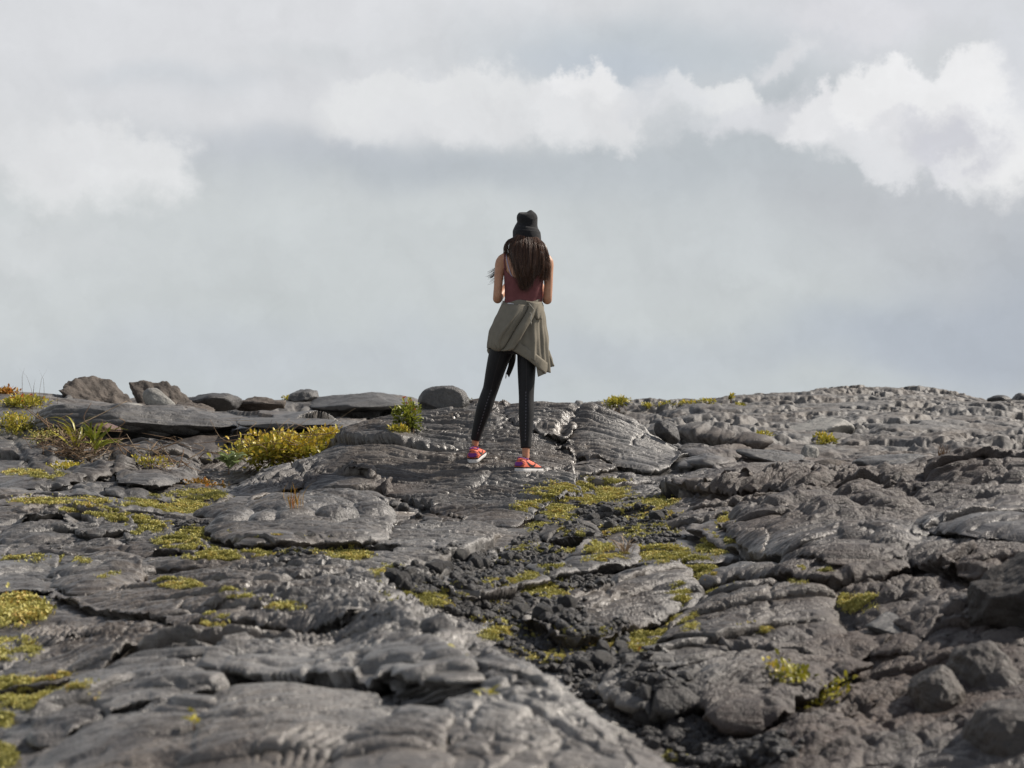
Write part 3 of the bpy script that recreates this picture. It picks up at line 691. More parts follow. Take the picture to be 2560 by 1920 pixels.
def make_world():
    w=bpy.data.worlds.new('World'); scene.world=w; w.use_nodes=True
    nt=w.node_tree; nt.nodes.clear()
    out=N(nt,'ShaderNodeOutputWorld'); bg=N(nt,'ShaderNodeBackground')
    link(nt,bg.outputs[0],out.inputs[0])
    sky=N(nt,'ShaderNodeTexSky',sky_type='NISHITA',sun_disc=False,sun_elevation=SUN_EL,sun_rotation=SUN_AZ,air_density=1.2,dust_density=1.5)
    skyc=N(nt,'ShaderNodeVectorMath',operation='SCALE'); link(nt,sky.outputs[0],skyc.inputs[0]); skyc.inputs['Scale'].default_value=.06
    tc=N(nt,'ShaderNodeTexCoord'); sx=N(nt,'ShaderNodeSeparateXYZ'); link(nt,tc.outputs['Generated'],sx.inputs[0])
    az=math_n(nt,'ARCTAN2',sx.outputs[0],sx.outputs[1]); el=math_n(nt,'ARCSINE',sx.outputs[2])
    cb=N(nt,'ShaderNodeCombineXYZ'); link(nt,az,cb.inputs[0]); link(nt,el,cb.inputs[1]); P=cb.outputs[0]
    def vm(op,a,b):
        v=N(nt,'ShaderNodeVectorMath',operation=op)
        for i,x in enumerate((a,b)):
            if hasattr(x,'is_linked'): link(nt,x,v.inputs[i])
            elif isinstance(x,tuple): v.inputs[i].default_value=x
            else: v.inputs['Scale'].default_value=x
        return v.outputs[0]
    def warped(scale,amp,detail,rough):
        n=noise(nt,P,scale,detail,rough)
        return vm('ADD',P,vm('SCALE',vm('SUBTRACT',n.outputs['Color'],(.5,.5,.5)),amp))
    Psoft=warped(9,.075,3,.5); Pcrisp=vm('ADD',warped(18,.078,9,.66),vm('SCALE',vm('SUBTRACT',noise(nt,P,7,2,.5).outputs['Color'],(.5,.5,.5)),.035))
    def blob(qx,qy,rx,ry,soft,crisp=False,bottom=None):
        a,e=az_el(qx,qy)
        d=vm('MULTIPLY',vm('SUBTRACT',Pcrisp if crisp else Psoft,(a,e,0)),(F/rx,F/ry,0))
        l=N(nt,'ShaderNodeVectorMath',operation='LENGTH'); link(nt,d,l.inputs[0])
        mr=N(nt,'ShaderNodeMapRange',interpolation_type='SMOOTHSTEP',clamp=True)
        link(nt,l.outputs['Value'],mr.inputs[0]); mr.inputs[1].default_value=1+soft; mr.inputs[2].default_value=1-soft
        mr.inputs[3].default_value=0; mr.inputs[4].default_value=1
        f=mr.outputs[0]
        if bottom:      # flat shaded base: the lower part of the puff dissolves into the grey behind it
            s=N(nt,'ShaderNodeSeparateXYZ'); link(nt,d,s.inputs[0])
            m2=N(nt,'ShaderNodeMapRange',interpolation_type='SMOOTHSTEP'); link(nt,s.outputs[1],m2.inputs[0])
            m2.inputs[1].default_value=bottom[0]; m2.inputs[2].default_value=bottom[1]; m2.inputs[3].default_value=bottom[2]; m2.inputs[4].default_value=1
            f=math_n(nt,'MULTIPLY',f,m2.outputs[0])
        return f
    # the even veil, brighter upwards
    mr=N(nt,'ShaderNodeMapRange'); link(nt,el,mr.inputs[0]); mr.inputs[1].default_value=-.02; mr.inputs[2].default_value=.27
    col=ramp(nt,mr.outputs[0],[(0,srgb(194,201,205)),(.25,srgb(198,204,206)),(.5,srgb(202,206,207)),(.72,srgb(207,210,213)),(1,srgb(216,218,221))])
    n0=noise(nt,P,7,6,.6)
    def over(col,f,c,k=1.0):
        if k!=1: f=math_n(nt,'MULTIPLY',f,k)
        return mixc(nt,f,col,srgb(*c))
    B=[ # soft tones first
     ((150,120,420,190,.75),(221,222,225),.75),((900,30,420,90,.7),(222,223,226),.8),((420,60,420,120,.8),(219,220,223),.6),((1900,20,300,70,.7),(216,217,222),.7),
     ((1400,110,330,75,.7),(193,200,206),.9),((1300,140,140,40,.7),(189,197,207),.6),((430,190,170,40,.8),(197,203,209),.7),((800,90,200,40,.7),(203,207,210),.5),
     ((1000,375,520,62,.7),(185,191,197),.95),((1550,370,420,130,.7),(187,193,198),.9),((1750,210,170,70,.6),(187,193,198),.85),((560,330,260,40,.7),(193,197,204),.5),
     ((2150,620,240,180,.7),(177,184,194),1),((1950,470,330,110,.7),(188,191,196),.8),((2020,735,330,70,.7),(178,186,197),.85),((2200,400,140,90,.6),(190,193,198),.6),
     ((1250,560,420,140,.8),(201,206,208),.6),((700,500,480,80,.8),(203,208,210),.6),((1700,560,330,80,.8),(200,205,208),.6),((500,760,500,70,.8),(193,199,206),.6),((1300,770,400,60,.8),(190,197,204),.7),
     ((100,560,330,140,.8),(206,210,212),.6)]
    for a,c,k in B: col=over(col,blob(*a),c,k)
    W=[ # sunlit heaps, crisp on top
     ((700,255,420,85,.55),(219,220,223),.85,False,(-1.1,-.1,0)),((950,240,260,95,.19),(228,229,230),.9,True,(-.75,.15,0)),((1290,250,125,100,.15),(237,237,238),.95,True,(-.75,.15,0)),
     ((1100,275,330,70,.32),(222,223,225),.8,True,(-.75,.15,0)),
     ((1520,225,110,80,.15),(230,231,232),.9,True,(-.75,.15,0)),((1620,275,140,60,.4),(218,219,223),.85,True,(-.75,.15,0)),((1420,200,70,45,.5),(214,216,220),.7,True,None),
     ((1690,135,85,45,.4),(221,222,225),.85,True,(-.75,.15,0)),((1800,300,120,75,.18),(232,232,234),.95,True,(-.75,.15,0)),
     ((1930,220,105,95,.15),(237,237,238),1,True,None),((2090,240,130,110,.14),(237,237,238),1,True,None),((2010,330,190,90,.14),(227,227,230),.95,True,(-.75,.15,0)),
     ((2170,350,130,95,.18),(238,238,239),1,True,(-.85,.05,.0)),((1880,330,110,50,.32),(222,223,226),.8,True,None),((2200,150,50,110,.5),(214,216,221),.8,True,None),
     ((210,380,190,120,.19),(230,231,232),.9,True,(-.75,.15,0)),((90,340,200,110,.5),(222,223,225),.8,True,(-.75,.15,0)),((60,520,160,60,.6),(212,215,217),.6,True,None),
     ((900,130,90,20,.6),(216,218,221),.6,True,None),((1860,30,160,50,.5),(222,222,226),.8,True,None),((650,40,300,60,.6),(221,222,225),.6,True,None)]
    for a,c,k,cr,bt in W: col=over(col,blob(*a,cr,bt),c,k)
    G2=[((2060,320,80,45,.6),(204,205,213),.8),((1990,280,40,30,.6),(206,207,213),.6),((1460,270,40,40,.6),(203,207,211),.6)]
    for a,c,k in G2: col=over(col,blob(*a,True),c,k)
    # billows catching the sun: a relief of the cloud noise
    nA=noise(nt,Pcrisp,16,4,.55); off=vm('ADD',Pcrisp,(.010,.012,0)); nB=noise(nt,off,16,4,.55)
    rel=math_n(nt,'SUBTRACT',nA.outputs[0],nB.outputs[0])
    br=math_n(nt,'MULTIPLY_ADD',rel,.24,1.0); br=math_n(nt,'MULTIPLY_ADD',math_n(nt,'SUBTRACT',n0.outputs[0],.5),.05,br)
    st=noise(nt,vm('MULTIPLY',Psoft,(5,22,0)),1.0,5,.55); br=math_n(nt,'MULTIPLY_ADD',math_n(nt,'SUBTRACT',st.outputs[0],.5),.05,br)
    col=mixc(nt,1,col,br,'MULTIPLY')
    # broken cloud low down, mostly open sky overhead
    mr=N(nt,'ShaderNodeMapRange',interpolation_type='SMOOTHSTEP'); link(nt,el,mr.inputs[0])
    mr.inputs[1].default_value=.30; mr.inputs[2].default_value=.62; mr.inputs[3].default_value=.95; mr.inputs[4].default_value=.16
    fin=mixc(nt,mr.outputs[0],skyc.outputs[0],col)
    link(nt,fin,bg.inputs[0]); bg.inputs[1].default_value=.925
    w.cycles.sampling_method='MANUAL' if False else 'AUTOMATIC'
make_world()

cam=bpy.data.cameras.new('camera'); co=bpy.data.objects.new('camera',cam); COL.objects.link(co)
cam.sensor_width=32; cam.lens=F/2212*32; cam.sensor_fit='HORIZONTAL'
co.location=(0,0,0); co.rotation_euler=(math.radians(90),0,0)
cam.shift_y=(QH-829.5)/2212; cam.clip_end=5000; cam.clip_start=.05
cam.dof.use_dof=True; cam.dof.focus_distance=10.5; cam.dof.aperture_fstop=4.5; cam.dof.aperture_blades=9
scene.camera=co
scene.view_settings.view_transform='Standard'; scene.view_settings.look='None'
scene.view_settings.exposure=.14; scene.view_settings.gamma=1
scene.cycles.max_bounces=4; scene.cycles.diffuse_bounces=2; scene.cycles.glossy_bounces=2; scene.cycles.transparent_max_bounces=8
# ------------------------------------------------------------------ the woman on the mound
from mathutils.bvhtree import BVHTree
PY = 10.45
def PX(qx,qy,dy=0.0):
    Y=PY+dy; return Vector(((qx-QX0)/F*Y,Y,(QH-qy)/F*Y))
PXM = PY/F                                  # metres per picture unit at her distance
FOOT_L = Vector(hit(1025,1000)); FOOT_R = Vector(hit(1137,1019))
PROOT = empty('person',(0,0,0),'woman standing with her back turned in black beanie, maroon tank top and black leggings','person')
PROOT.location=(0.06,PY,min(FOOT_L.z,FOOT_R.z))
PINV=-Vector(PROOT.location)

def frame(t,ref=Vector((1,0,0))):
    t=t.normalized(); s=(ref-t*t.dot(ref))
    if s.length<1e-4: s=Vector((0,1,0))-t*t.y
    s.normalize(); d=t.cross(s); return s,d
def loft(pts,rad,n=20,cap=True,ref=Vector((1,0,0)),power=2.0):
    """closed tube through points with (side, depth) radii"""
    V=[];Fc=[]
    for i,p in enumerate(pts):
        t=pts[min(i+1,len(pts)-1)]-pts[max(i-1,0)]
        s,d=frame(t,ref); r=rad[i]; a,b=(r,r) if not isinstance(r,tuple) else r
        for k in range(n):
            th=2*math.pi*k/n; c,sn=math.cos(th),math.sin(th)
            e=2/power
            V.append(p+s*(a*math.copysign(abs(c)**e,c))+d*(b*math.copysign(abs(sn)**e,sn)))
    for i in range(len(pts)-1):
        for k in range(n):
            k2=(k+1)%n; Fc.append((i*n+k,i*n+k2,(i+1)*n+k2,(i+1)*n+k))
    if cap:
        Fc.append(tuple(range(n-1,-1,-1))); m=(len(pts)-1)*n; Fc.append(tuple(m+k for k in range(n)))
    return V,Fc
def spline(pts,n):
    """Catmull-Rom through the points (tuples of floats)"""
    P=[np.array(p,float) for p in pts]; P=[2*P[0]-P[1]]+P+[2*P[-1]-P[-2]]; out=[]
    m=len(P)-3
    for i in range(n):
        t=i/(n-1)*m; k=min(int(t),m-1); u=t-k; a,b,c,d=P[k:k+4]
        out.append(.5*((2*b)+(-a+c)*u+(2*a-5*b+4*c-d)*u*u+(-a+3*b-3*c+d)*u**3))
    return out
def merge(parts):
    V=[];Fc=[];o=0
    for v,f in parts:
        V+=list(v); Fc+=[tuple(i+o for i in q) for q in f]; o+=len(v)
    return V,Fc
def ball(c,r,n=12):
    rx,ry,rz=r if isinstance(r,tuple) else (r,r,r)
    V=[];Fc=[]
    V.append(c+Vector((0,0,-rz)))
    for i in range(1,n):
        ph=-math.pi/2+math.pi*i/n
        for k in range(2*n):
            th=math.pi*k/n; V.append(c+Vector((rx*math.cos(ph)*math.cos(th),ry*math.cos(ph)*math.sin(th),rz*math.sin(ph))))
    V.append(c+Vector((0,0,rz))); m=2*n
    for k in range(m):
        Fc.append((0,1+(k+1)%m,1+k)); Fc.append((len(V)-1,1+(n-2)*m+k,1+(n-2)*m+(k+1)%m))
    for i in range(n-2):
        for k in range(m): Fc.append((1+i*m+k,1+i*m+(k+1)%m,1+(i+1)*m+(k+1)%m,1+(i+1)*m+k))
    return V,Fc
def pmesh(name,V,Fc,mats,parent=None,**k):
    return mesh_obj(name,[Vector(v)+PINV for v in V],Fc,mats if isinstance(mats,(list,tuple)) else [mats],parent or PROOT,**k)
def fuse(name,parts,mat,voxel=.006,smooth=6,factor=.5,parent=None):
    """melt overlapping closed pieces into one continuous skin"""
    V,Fc=merge(parts); o=pmesh(name,V,Fc,mat,parent)
    r=o.modifiers.new('r','REMESH'); r.mode='VOXEL'; r.voxel_size=voxel; r.use_smooth_shade=True
    s=o.modifiers.new('s','SMOOTH'); s.iterations=smooth; s.factor=factor
    dg=bpy.context.evaluated_depsgraph_get(); me=bpy.data.meshes.new_from_object(o.evaluated_get(dg))
    o.modifiers.clear(); o.data=me
    if not me.materials: me.materials.append(mat)
    return o
def bvh_of(o): return BVHTree.FromPolygons([v.co-PINV for v in o.data.vertices],[tuple(p.vertices) for p in o.data.polygons])

def skin_mat():
    m,nt,b=new_mat('skin'); tc=N(nt,'ShaderNodeTexCoord'); n=noise(nt,tc.outputs['Object'],30,4,.6)
    link(nt,ramp(nt,n.outputs[0],[(.3,(.43,.215,.125)),(.7,(.54,.285,.175))]),b.inputs['Base Color'])
    b.inputs['Roughness'].default_value=.5; b.inputs['Subsurface Weight'].default_value=.12
    b.inputs['Subsurface Radius'].default_value=(.012,.005,.003); b.inputs['Subsurface Scale'].default_value=.5
    return m
M_SKIN=skin_mat()
def knit(name,col,freq,depth,axis=0,rough=.9):
    m,nt,b=new_mat(name); tc=N(nt,'ShaderNodeTexCoord')
    n=noise(nt,tc.outputs['Object'],90,4,.6)
    link(nt,ramp(nt,n.outputs[0],[(.3,tuple(c*.8 for c in col)),(.7,tuple(c*1.25 for c in col))]),b.inputs['Base Color'])
    b.inputs['Roughness'].default_value=rough; b.inputs['Specular IOR Level'].default_value=.2
    b.inputs['Sheen Weight'].default_value=.15; b.inputs['Sheen Roughness'].default_value=.5
    w=N(nt,'ShaderNodeTexWave',wave_type='BANDS',bands_direction='XYZ'[axis],i_Scale=freq,i_Distortion=1.5,i_Detail=2.)
    link(nt,tc.outputs['Object'],w.inputs['Vector'])
    h=math_n(nt,'ADD',w.outputs['Fac'],noise(nt,tc.outputs['Object'],260,3,.6).outputs[0])
    bp=N(nt,'ShaderNodeBump',i_Strength=.5,i_Distance=depth); link(nt,h,bp.inputs['Height']); link(nt,bp.outputs[0],b.inputs['Normal'])
    return m
M_BEANIE=knit('black_knit',(.016,.016,.018),55,.004)
M_TANK=plain('maroon_jersey',(.165,.060,.062),.85,.12,40,.12,150,.2)
M_LEG=plain('black_stretch_fabric',(.010,.010,.012),.62,.2,50,.06,300,.3)
M_STITCH=plain('grey_stitching',(.09,.085,.10),.6)
M_SEAM=plain('charcoal_seam',(.030,.026,.028),.6)
M_JACKET=plain('olive_grey_cotton',(.205,.185,.148),.9,.1,25,.15,120,.2)
M_LINING_SHADE=plain('shaded_lining',(.030,.028,.026),.9)  # inner side of the jacket front, its shade put into the dark colour
M_METAL=plain('dull_zip_metal',(.45,.44,.42),.3,.1); M_METAL.node_tree.nodes['Principled BSDF'].inputs['Metallic'].default_value=.9
M_CORD=plain('pale_cord',(.38,.36,.31),.8)
M_LAV=plain('lavender_strap',(.36,.33,.45),.7)
M_WHITE=plain('white_tag',(.75,.75,.76),.6)
M_CORAL=plain('coral_mesh_fabric',(.72,.150,.085),.55,.1,140,.3,400)
M_ORANGE=plain('orange_fabric',(.85,.30,.08),.55,.1)
M_PURPLE=plain('purple_fabric',(.20,.035,.24),.55,.12)
M_BLACK=plain('black_rubber',(.012,.012,.014),.5)
M_SOLE=plain('white_foam_sole',(.70,.69,.68),.6,.08,80,.2,200)
def hair_mat():
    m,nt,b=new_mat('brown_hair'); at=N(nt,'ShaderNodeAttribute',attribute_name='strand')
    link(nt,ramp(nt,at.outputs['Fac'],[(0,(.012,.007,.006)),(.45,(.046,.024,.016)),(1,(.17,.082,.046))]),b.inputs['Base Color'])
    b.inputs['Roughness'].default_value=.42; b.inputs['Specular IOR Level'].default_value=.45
    return m
M_HAIR=hair_mat()

# --- body -------------------------------------------------------------------
dL=FOOT_L.y-PY; dR=FOOT_R.y-PY
TORSO=[(768,1118,34,.085,.0),(745,1120,48,.105,.0),(722,1123,53,.115,.005),(700,1125,50,.108,.005),(672,1128,43,.094,.0),(646,1130,38.5,.086,.0),
       (622,1131,39,.088,-.005),(598,1132,41.5,.096,-.01),(578,1133,44,.098,-.01),(563,1133,46,.086,-.005),(551,1133.5,40,.070,.0),(543,1134,28,.058,.008),
       (536,1135,19,.052,.014),(526,1136,16.5,.050,.02),(510,1136.5,16,.050,.026)]
def torso_ring(qy):
    ys=[t[0] for t in TORSO][::-1]
    f=lambda i: float(np.interp(qy,ys,[t[i] for t in TORSO][::-1]))
    return f(1),f(2)*PXM,f(3),f(4)
def torso_loft(q0,q1,inflate,n=28,rows=26):
    pts=[];rad=[]
    for q in np.linspace(q0,q1,rows):
        c,a,b,dy=torso_ring(q); p=PX(c,q,dy); pts.append(p); rad.append((a+inflate,b+inflate))
    return loft(pts,rad,n,power=2.25)
LEGL=[(700,1102,27,.092,.01),(735,1093,27.5,.092,.012),(766,1080,23.5,.080,.02),(800,1070,19.8,.068,.04),(838,1060.5,16.2,.054,.065),(852,1055.5,16,.052,.07),
      (876,1047.5,16.3,.055,.075),(905,1039,13.6,.048,.095),(930,1031.5,10.8,.038,.11),(950,1027,9.4,.031,.12),(968,1025.5,8.8,.031,.13),(984,1025,9.5,.036,.14)]
LEGR=[(700,1146,26,.092,.0),(735,1142,25,.090,.0),(766,1138.5,20.5,.078,-.005),(800,1137.5,18.6,.066,-.02),(842,1137,16,.053,-.04),(862,1137,15.2,.050,-.05),
      (889,1137,15.6,.054,-.06),(915,1136.5,14,.049,-.072),(945,1136,11.6,.039,-.085),(968,1135.8,10,.033,-.095),(986,1136,9.0,.031,-.1),(1003,1137,9.6,.035,-.1)]
def leg_loft(L,q0,q1,inflate,rows=30,n=20):
    S=spline(L,80); q=np.array([s[0] for s in S]); pts=[];rad=[]
    for v in np.linspace(q0,q1,rows):
        g=lambda i: float(np.interp(v,q,[s[i] for s in S]))
        pts.append(PX(g(1),v,g(4))); rad.append((g(2)*PXM+inflate,g(3)+inflate))
    return loft(pts,rad,n)
def limb(keys,n=16,rows=16):
    S=spline([(*PX(k[0],k[1],k[2]),k[3]) for k in keys],rows)
    return loft([Vector(s[:3]) for s in S],[float(s[3]) for s in S],n)
def finger(base,dirs,lens,r):
    pts=[Vector(base)]
    for d,l in zip(dirs,lens): pts.append(pts[-1]+Vector(d).normalized()*l)
    S=spline([tuple(p) for p in pts],9); k=len(S)
    return loft([Vector(s) for s in S],[r*(1-.25*i/(k-1)) for i in range(k)],10)
def hand(wrist,side):
    """loosely closed hand held in front of the body; side -1 left, +1 right; fingers point inward and up"""
    w=Vector(wrist); ix=-side
    P=[]
    palm=[w,w+Vector((ix*.03,.02,.018)),w+Vector((ix*.062,.035,.035)),w+Vector((ix*.085,.043,.047))]
    P.append(loft(palm,[(.019,.024),(.016,.035),(.014,.038),(.012,.036)],14,ref=Vector((0,1,0))))
    tip=palm[-1]; across=Vector((0,-.55,.83))
    for i,(L,o) in enumerate(((.036,.030),(.042,.010),(.040,-.010),(.032,-.028))):
        b=tip+across*o-Vector((ix*.006,0,0))
        P.append(finger(b,[(ix*.9,.1,.35),(ix*.55,-.55,.1),(ix*-.25,-.8,-.1)],[L,L*.68,L*.5],.0085))
    P.append(finger(palm[1]+Vector((ix*.01,-.005,.03)),[(ix*.45,-.2,.85),(ix*.75,-.25,.5),(ix*.8,-.2,.1)],[.03,.034,.026],.0100))
    return P
WL=PX(1103,606,.24); WR=PX(1163,606,.24)
body=[torso_loft(742,510,-.002),leg_loft(LEGL,700,984,-.004),leg_loft(LEGR,700,1003,-.004)]
# arms: shoulder, upper arm, elbow, forearm, wrist
body.append(limb([(1100,556,.0,.040),(1084,565,.0,.040),(1078.5,590,-.005,.032),(1076,618,-.008,.0285),(1074.5,640,-.005,.029),(1075,646,.02,.030),(1080,638,.08,.030),(1092,621,.17,.024),(1103,606,.24,.020)],18,30))
body.append(limb([(1167,556,.0,.040),(1182,565,.0,.040),(1184.5,590,-.005,.032),(1184.5,618,-.008,.0285),(1183,642,-.005,.029),(1182,648,.02,.030),(1177,640,.08,.030),(1170,622,.17,.024),(1163,606,.24,.020)],18,30))
body+=hand(WL,-1)+hand(WR,1)
# head with face (it looks out over the lava, away from the camera)
HC=PX(1137,514,.035)
body.append(ball(HC+Vector((0,-.012,.020)),(.069,.086,.074)))
body.append(loft([HC+Vector((0,.045,.05)),HC+Vector((0,.05,.0)),HC+Vector((0,.047,-.05)),HC+Vector((0,.04,-.095)),HC+Vector((0,.035,-.108))],[(.055,.045),(.062,.045),(.054,.042),(.032,.034),(.016,.02)],18))
body.append(loft([HC+Vector((0,.088,.02)),HC+Vector((0,.102,-.01)),HC+Vector((0,.108,-.028)),HC+Vector((0,.092,-.036))],[.008,.011,.015,.010],10))
for s in (-1,1):
    body.append(ball(HC+Vector((s*.073,.005,-.012)),(.008,.018,.03),8))
    body.append(ball(HC+Vector((s*.03,.083,.018)),(.020,.012,.007),8))
    body.append(ball(HC+Vector((s*.034,.072,-.025)),(.022,.02,.018),8))
body.append(ball(HC+Vector((0,.088,-.056)),(.022,.010,.006),8)); body.append(ball(HC+Vector((0,.086,-.066)),(.018,.010,.006),8))
BODY=fuse('body',body,M_SKIN,.0055,5)
BODY['label']='lightly tanned skin of bare arms, shoulders and ankles'
BV=bvh_of(BODY)
def on_back(qx,qy,off=.002,tree=None):
    """the point of her back seen at a picture place, lifted a little"""
    d=PX(qx,qy,0)-Vector((0,0,0)); d.normalize()
    h,nrm,_,_=(tree or BV).ray_cast(d*(PY-1.0),d)
    if h is None: return PX(qx,qy,-.05)
    return h+nrm*off if nrm.dot(d)<0 else h-nrm*off
for s in (-1,1):
    V,Fc=ball(HC+Vector((s*.03,.082,.006)),(.012,.010,.008),8); pmesh('eye',V,Fc,M_WHITE)

# --- leggings -----------------------------------------------------------------
LEG=fuse('leggings',[torso_loft(765,655,.003),leg_loft(LEGL,705,951,.0035),leg_loft(LEGR,705,969,.0035)],M_LEG,.0055,4)
LB=bvh_of(LEG)
def back_dash(L,q0,q1,nd,wid,gap,parent,mat,name,off=.0):
    S=spline(L,80); q=np.array([s[0] for s in S]); V=[];Fc=[]
    es=np.linspace(q0,q1,nd+1)
    for i in range(nd):
        a,b=es[i],es[i]+(es[i+1]-es[i])*(1-gap); row=[]
        for v in np.linspace(a,b,3):
            c=float(np.interp(v,q,[s[1] for s in S]))+off
            for k in (-1,1): row.append(on_back(c+k*wid,v,.0012,LB))
        o=len(V); V+=row; Fc+=[(o,o+1,o+3,o+2),(o+2,o+3,o+5,o+4)]
    return pmesh(name,V,Fc,mat,parent)
back_dash(LEGL,842,940,15,1.1,.45,LEG,M_STITCH,'stitching',2); back_dash(LEGR,846,955,16,1.1,.45,LEG,M_STITCH,'stitching',-1)
back_dash(LEGL,762,842,10,.6,.0,LEG,M_SEAM,'seam',1); back_dash(LEGR,765,846,10,.6,.0,LEG,M_SEAM,'seam',0)

# --- tank top -------------------------------------------------------------------
def tank():
    n=72; rows=20; V=[];Fc=[]
    for j in range(rows):
        t=j/(rows-1)
        for k in range(n):
            th=2*math.pi*k/n; c,s=math.cos(th),math.sin(th)
            top=577+ (30*max(0,-s)**1.5 if s<0 else -6*s)      # scooped low at the back
            q=667+(top-667)*t
            cc,a,b,dy=torso_ring(q); w=.0055+.003*math.sin(th*5+q*.12)*(1-t)*(.4+.6*math.sin(q*.3)**2)
            e=2/2.25
            V.append(PX(cc,q,dy)+Vector(((a+w)*math.copysign(abs(c)**e,c),(b+w)*math.copysign(abs(s)**e,s),.004*math.sin(3*th+1)*(1-t))))
    for j in range(rows-1):
        for k in range(n): k2=(k+1)%n; Fc.append((j*n+k,j*n+k2,(j+1)*n+k2,(j+1)*n+k))
    o=pmesh('tank_top',V,Fc,M_TANK); m=o.modifiers.new('thick','SOLIDIFY'); m.thickness=.002; m.offset=-1
    return o
TANK=tank()
def strap(pts,wid,mat,name,parent,off=.003):
    S=spline(pts,14); V=[];Fc=[]
    for p in S:
        for k in (-1,-.3,.3,1): V.append(on_back(p[0]+k*wid,p[1],off+(.0015 if abs(k)<.5 else 0)))
    for i in range(len(S)-1):
        for k in range(3): o=i*4+k; Fc.append((o,o+1,o+5,o+4))
    return pmesh(name,V,Fc,mat,parent)
strap([(1091,545),(1090.5,556),(1090.5,568),(1093,582)],1.8,M_TANK,'shoulder_strap',TANK,.005)
strap([(1174,546),(1174.5,556),(1174.5,568),(1172,582)],1.8,M_TANK,'shoulder_strap',TANK,.005)
B=strap([(1094,545),(1095,558),(1098,572),(1104,592),(1112,604)],1.0,M_LAV,'bra_strap',TANK,.004)
B=strap([(1172,545),(1171,558),(1168,572),(1162,592),(1154,604)],1.0,M_LAV,'bra_strap',TANK,.004)

# --- jacket tied round the waist ------------------------------------------------
SK=[(651,1129,42.5,.102),(665,1127,46,.112),(690,1123,54,.128),(715,1120,60,.138),(740,1119,63,.142),(765,1119,65,.142),(812,1121,66,.142)]
def sk(q,i):
    return float(np.interp(q,[s[0] for s in SK],[s[i] for s in SK]))
def hemline(x):      # picture height of the lower edge along the back
    return float(np.interp(x,[1050,1075,1098,1116,1140,1157,1172,1180,1184,1187],[752,752,751,760,775,788,800,806,796,780]))
def jacket_skirt():
    n=140; rows=44; V=[];Fc=[]
    for j in range(rows):
        t=j/(rows-1)
        for k in range(n):
            th=2*math.pi*k/n; c,s=math.cos(th),math.sin(th)
            xb=sk(740,1)+sk(740,2)*c
            bot=hemline(xb) if s<=0 else float(np.interp(s,[0,.35,1],[hemline(xb),760,735]))
            top=651.5+1.5*math.sin(th*2)+2.5*math.sin(th*5+1)
            q=top+(bot-top)*t
            f=.007*math.sin(th*7+1.3+2.2*t)+.005*math.sin(th*13+4*t)+.004*math.sin(th*23+1)
            f=f*min(1,t*1.6+.12)
            f+=.006*math.sin(18*(t+.25*c))*(1-t)*.6
            a=sk(q,2)*PXM+f; b=sk(q,3)+f
            e=2/2.15
            V.append(PX(sk(q,1),q,0)+Vector((a*math.copysign(abs(c)**e,c),b*math.copysign(abs(s)**e,s),0)))
    for j in range(rows-1):
        for k in range(n): k2=(k+1)%n; Fc.append((j*n+k,(j+1)*n+k,(j+1)*n+k2,j*n+k2))
    o=pmesh('jacket',V,Fc,M_JACKET); m=o.modifiers.new('thick','SOLIDIFY'); m.thickness=.004; m.offset=-1
    return o
JK=jacket_skirt(); JK['label']='olive grey jacket tied round the waist by its sleeves'
def sk_depth(qx,qy):
    a=sk(qy,2); u=max(-.985,min(.985,(qx-sk(qy,1))/a)); return -sk(qy,3)*(1-abs(u)**2.15)**(1/2.15)
def patch(name,Lc,Rc,bulge,rows=34,cols=30,base=.004,folds=None,mat=None,parent=None,thick=.004,pw=.6,depth=None):
    L=spline(Lc,rows); R=spline(Rc,rows); V=[];Fc=[]
    for j in range(rows):
        t=j/(rows-1)
        for k in range(cols):
            s=k/(cols-1); q=L[j]*(1-s)+R[j]*s
            d=(sk_depth(q[0],q[1]) if depth is None else depth)
            h=base+bulge*max(0,math.sin(math.pi*s))**pw*max(0,math.sin(math.pi*min(1,t*.93+.05)))**pw
            if folds: h+=folds(s,t)
            V.append(PX(q[0],q[1],d-h))
    for j in range(rows-1):
        for k in range(cols-1): o=j*cols+k; Fc.append((o,o+1,o+cols+1,o+cols))
    o=pmesh(name,V,Fc,mat or M_JACKET,parent or JK)
    m=o.modifiers.new('thick','SOLIDIFY'); m.thickness=thick; m.offset=-1
    return o
# hood: a sagging pouch on the left of the back
def hf(s,t):
    g=lambda x,c,w: math.exp(-((x-c)/w)**2)
    return (.016*g(s-.25*(t-.6),.42,.07)*g(t,.80,.16)-.012*g(s-.25*(t-.6),.33,.05)*g(t,.78,.2)
            +.012*g(s+.35*t,.72,.06)*g(t,.42,.2)-.010*g(s+.35*t,.80,.05)*g(t,.42,.2)+.006*math.sin(9*s+7*t)*math.sin(math.pi*t)+.006*g(s+.1*t,.22,.05)*g(t,.6,.3))
HOOD=patch('hood',[(1085,656),(1074,680),(1062,706),(1055,728),(1056,746),(1066,755),(1076,758)],
      [(1142,660),(1138,672),(1124,694),(1110,716),(1098,736),(1088,751),(1078,758)],.055,44,40,.006,hf,pw=.55)
# the doubled diagonal front edge running down from the knot
def sf(s,t): return .004*math.sin(14*t+2*s)+.005*(1-abs(2*s-1))
PLK=patch('front_edge',[(1143,652),(1141,668),(1128,690),(1114,712),(1101,735),(1090,751),(1081,758.5)],
      [(1164,654),(1160,672),(1146,694),(1132,717),(1120,738),(1108,754),(1094,757)],.016,30,12,.022,sf)
KN=patch('knot_fold',[(1140,653),(1146,664),(1150,676),(1160,690)],[(1170,652),(1173.5,662),(1174,672),(1170,690)],.016,16,12,.012,lambda s,t:.006*math.sin(10*s+6*t))
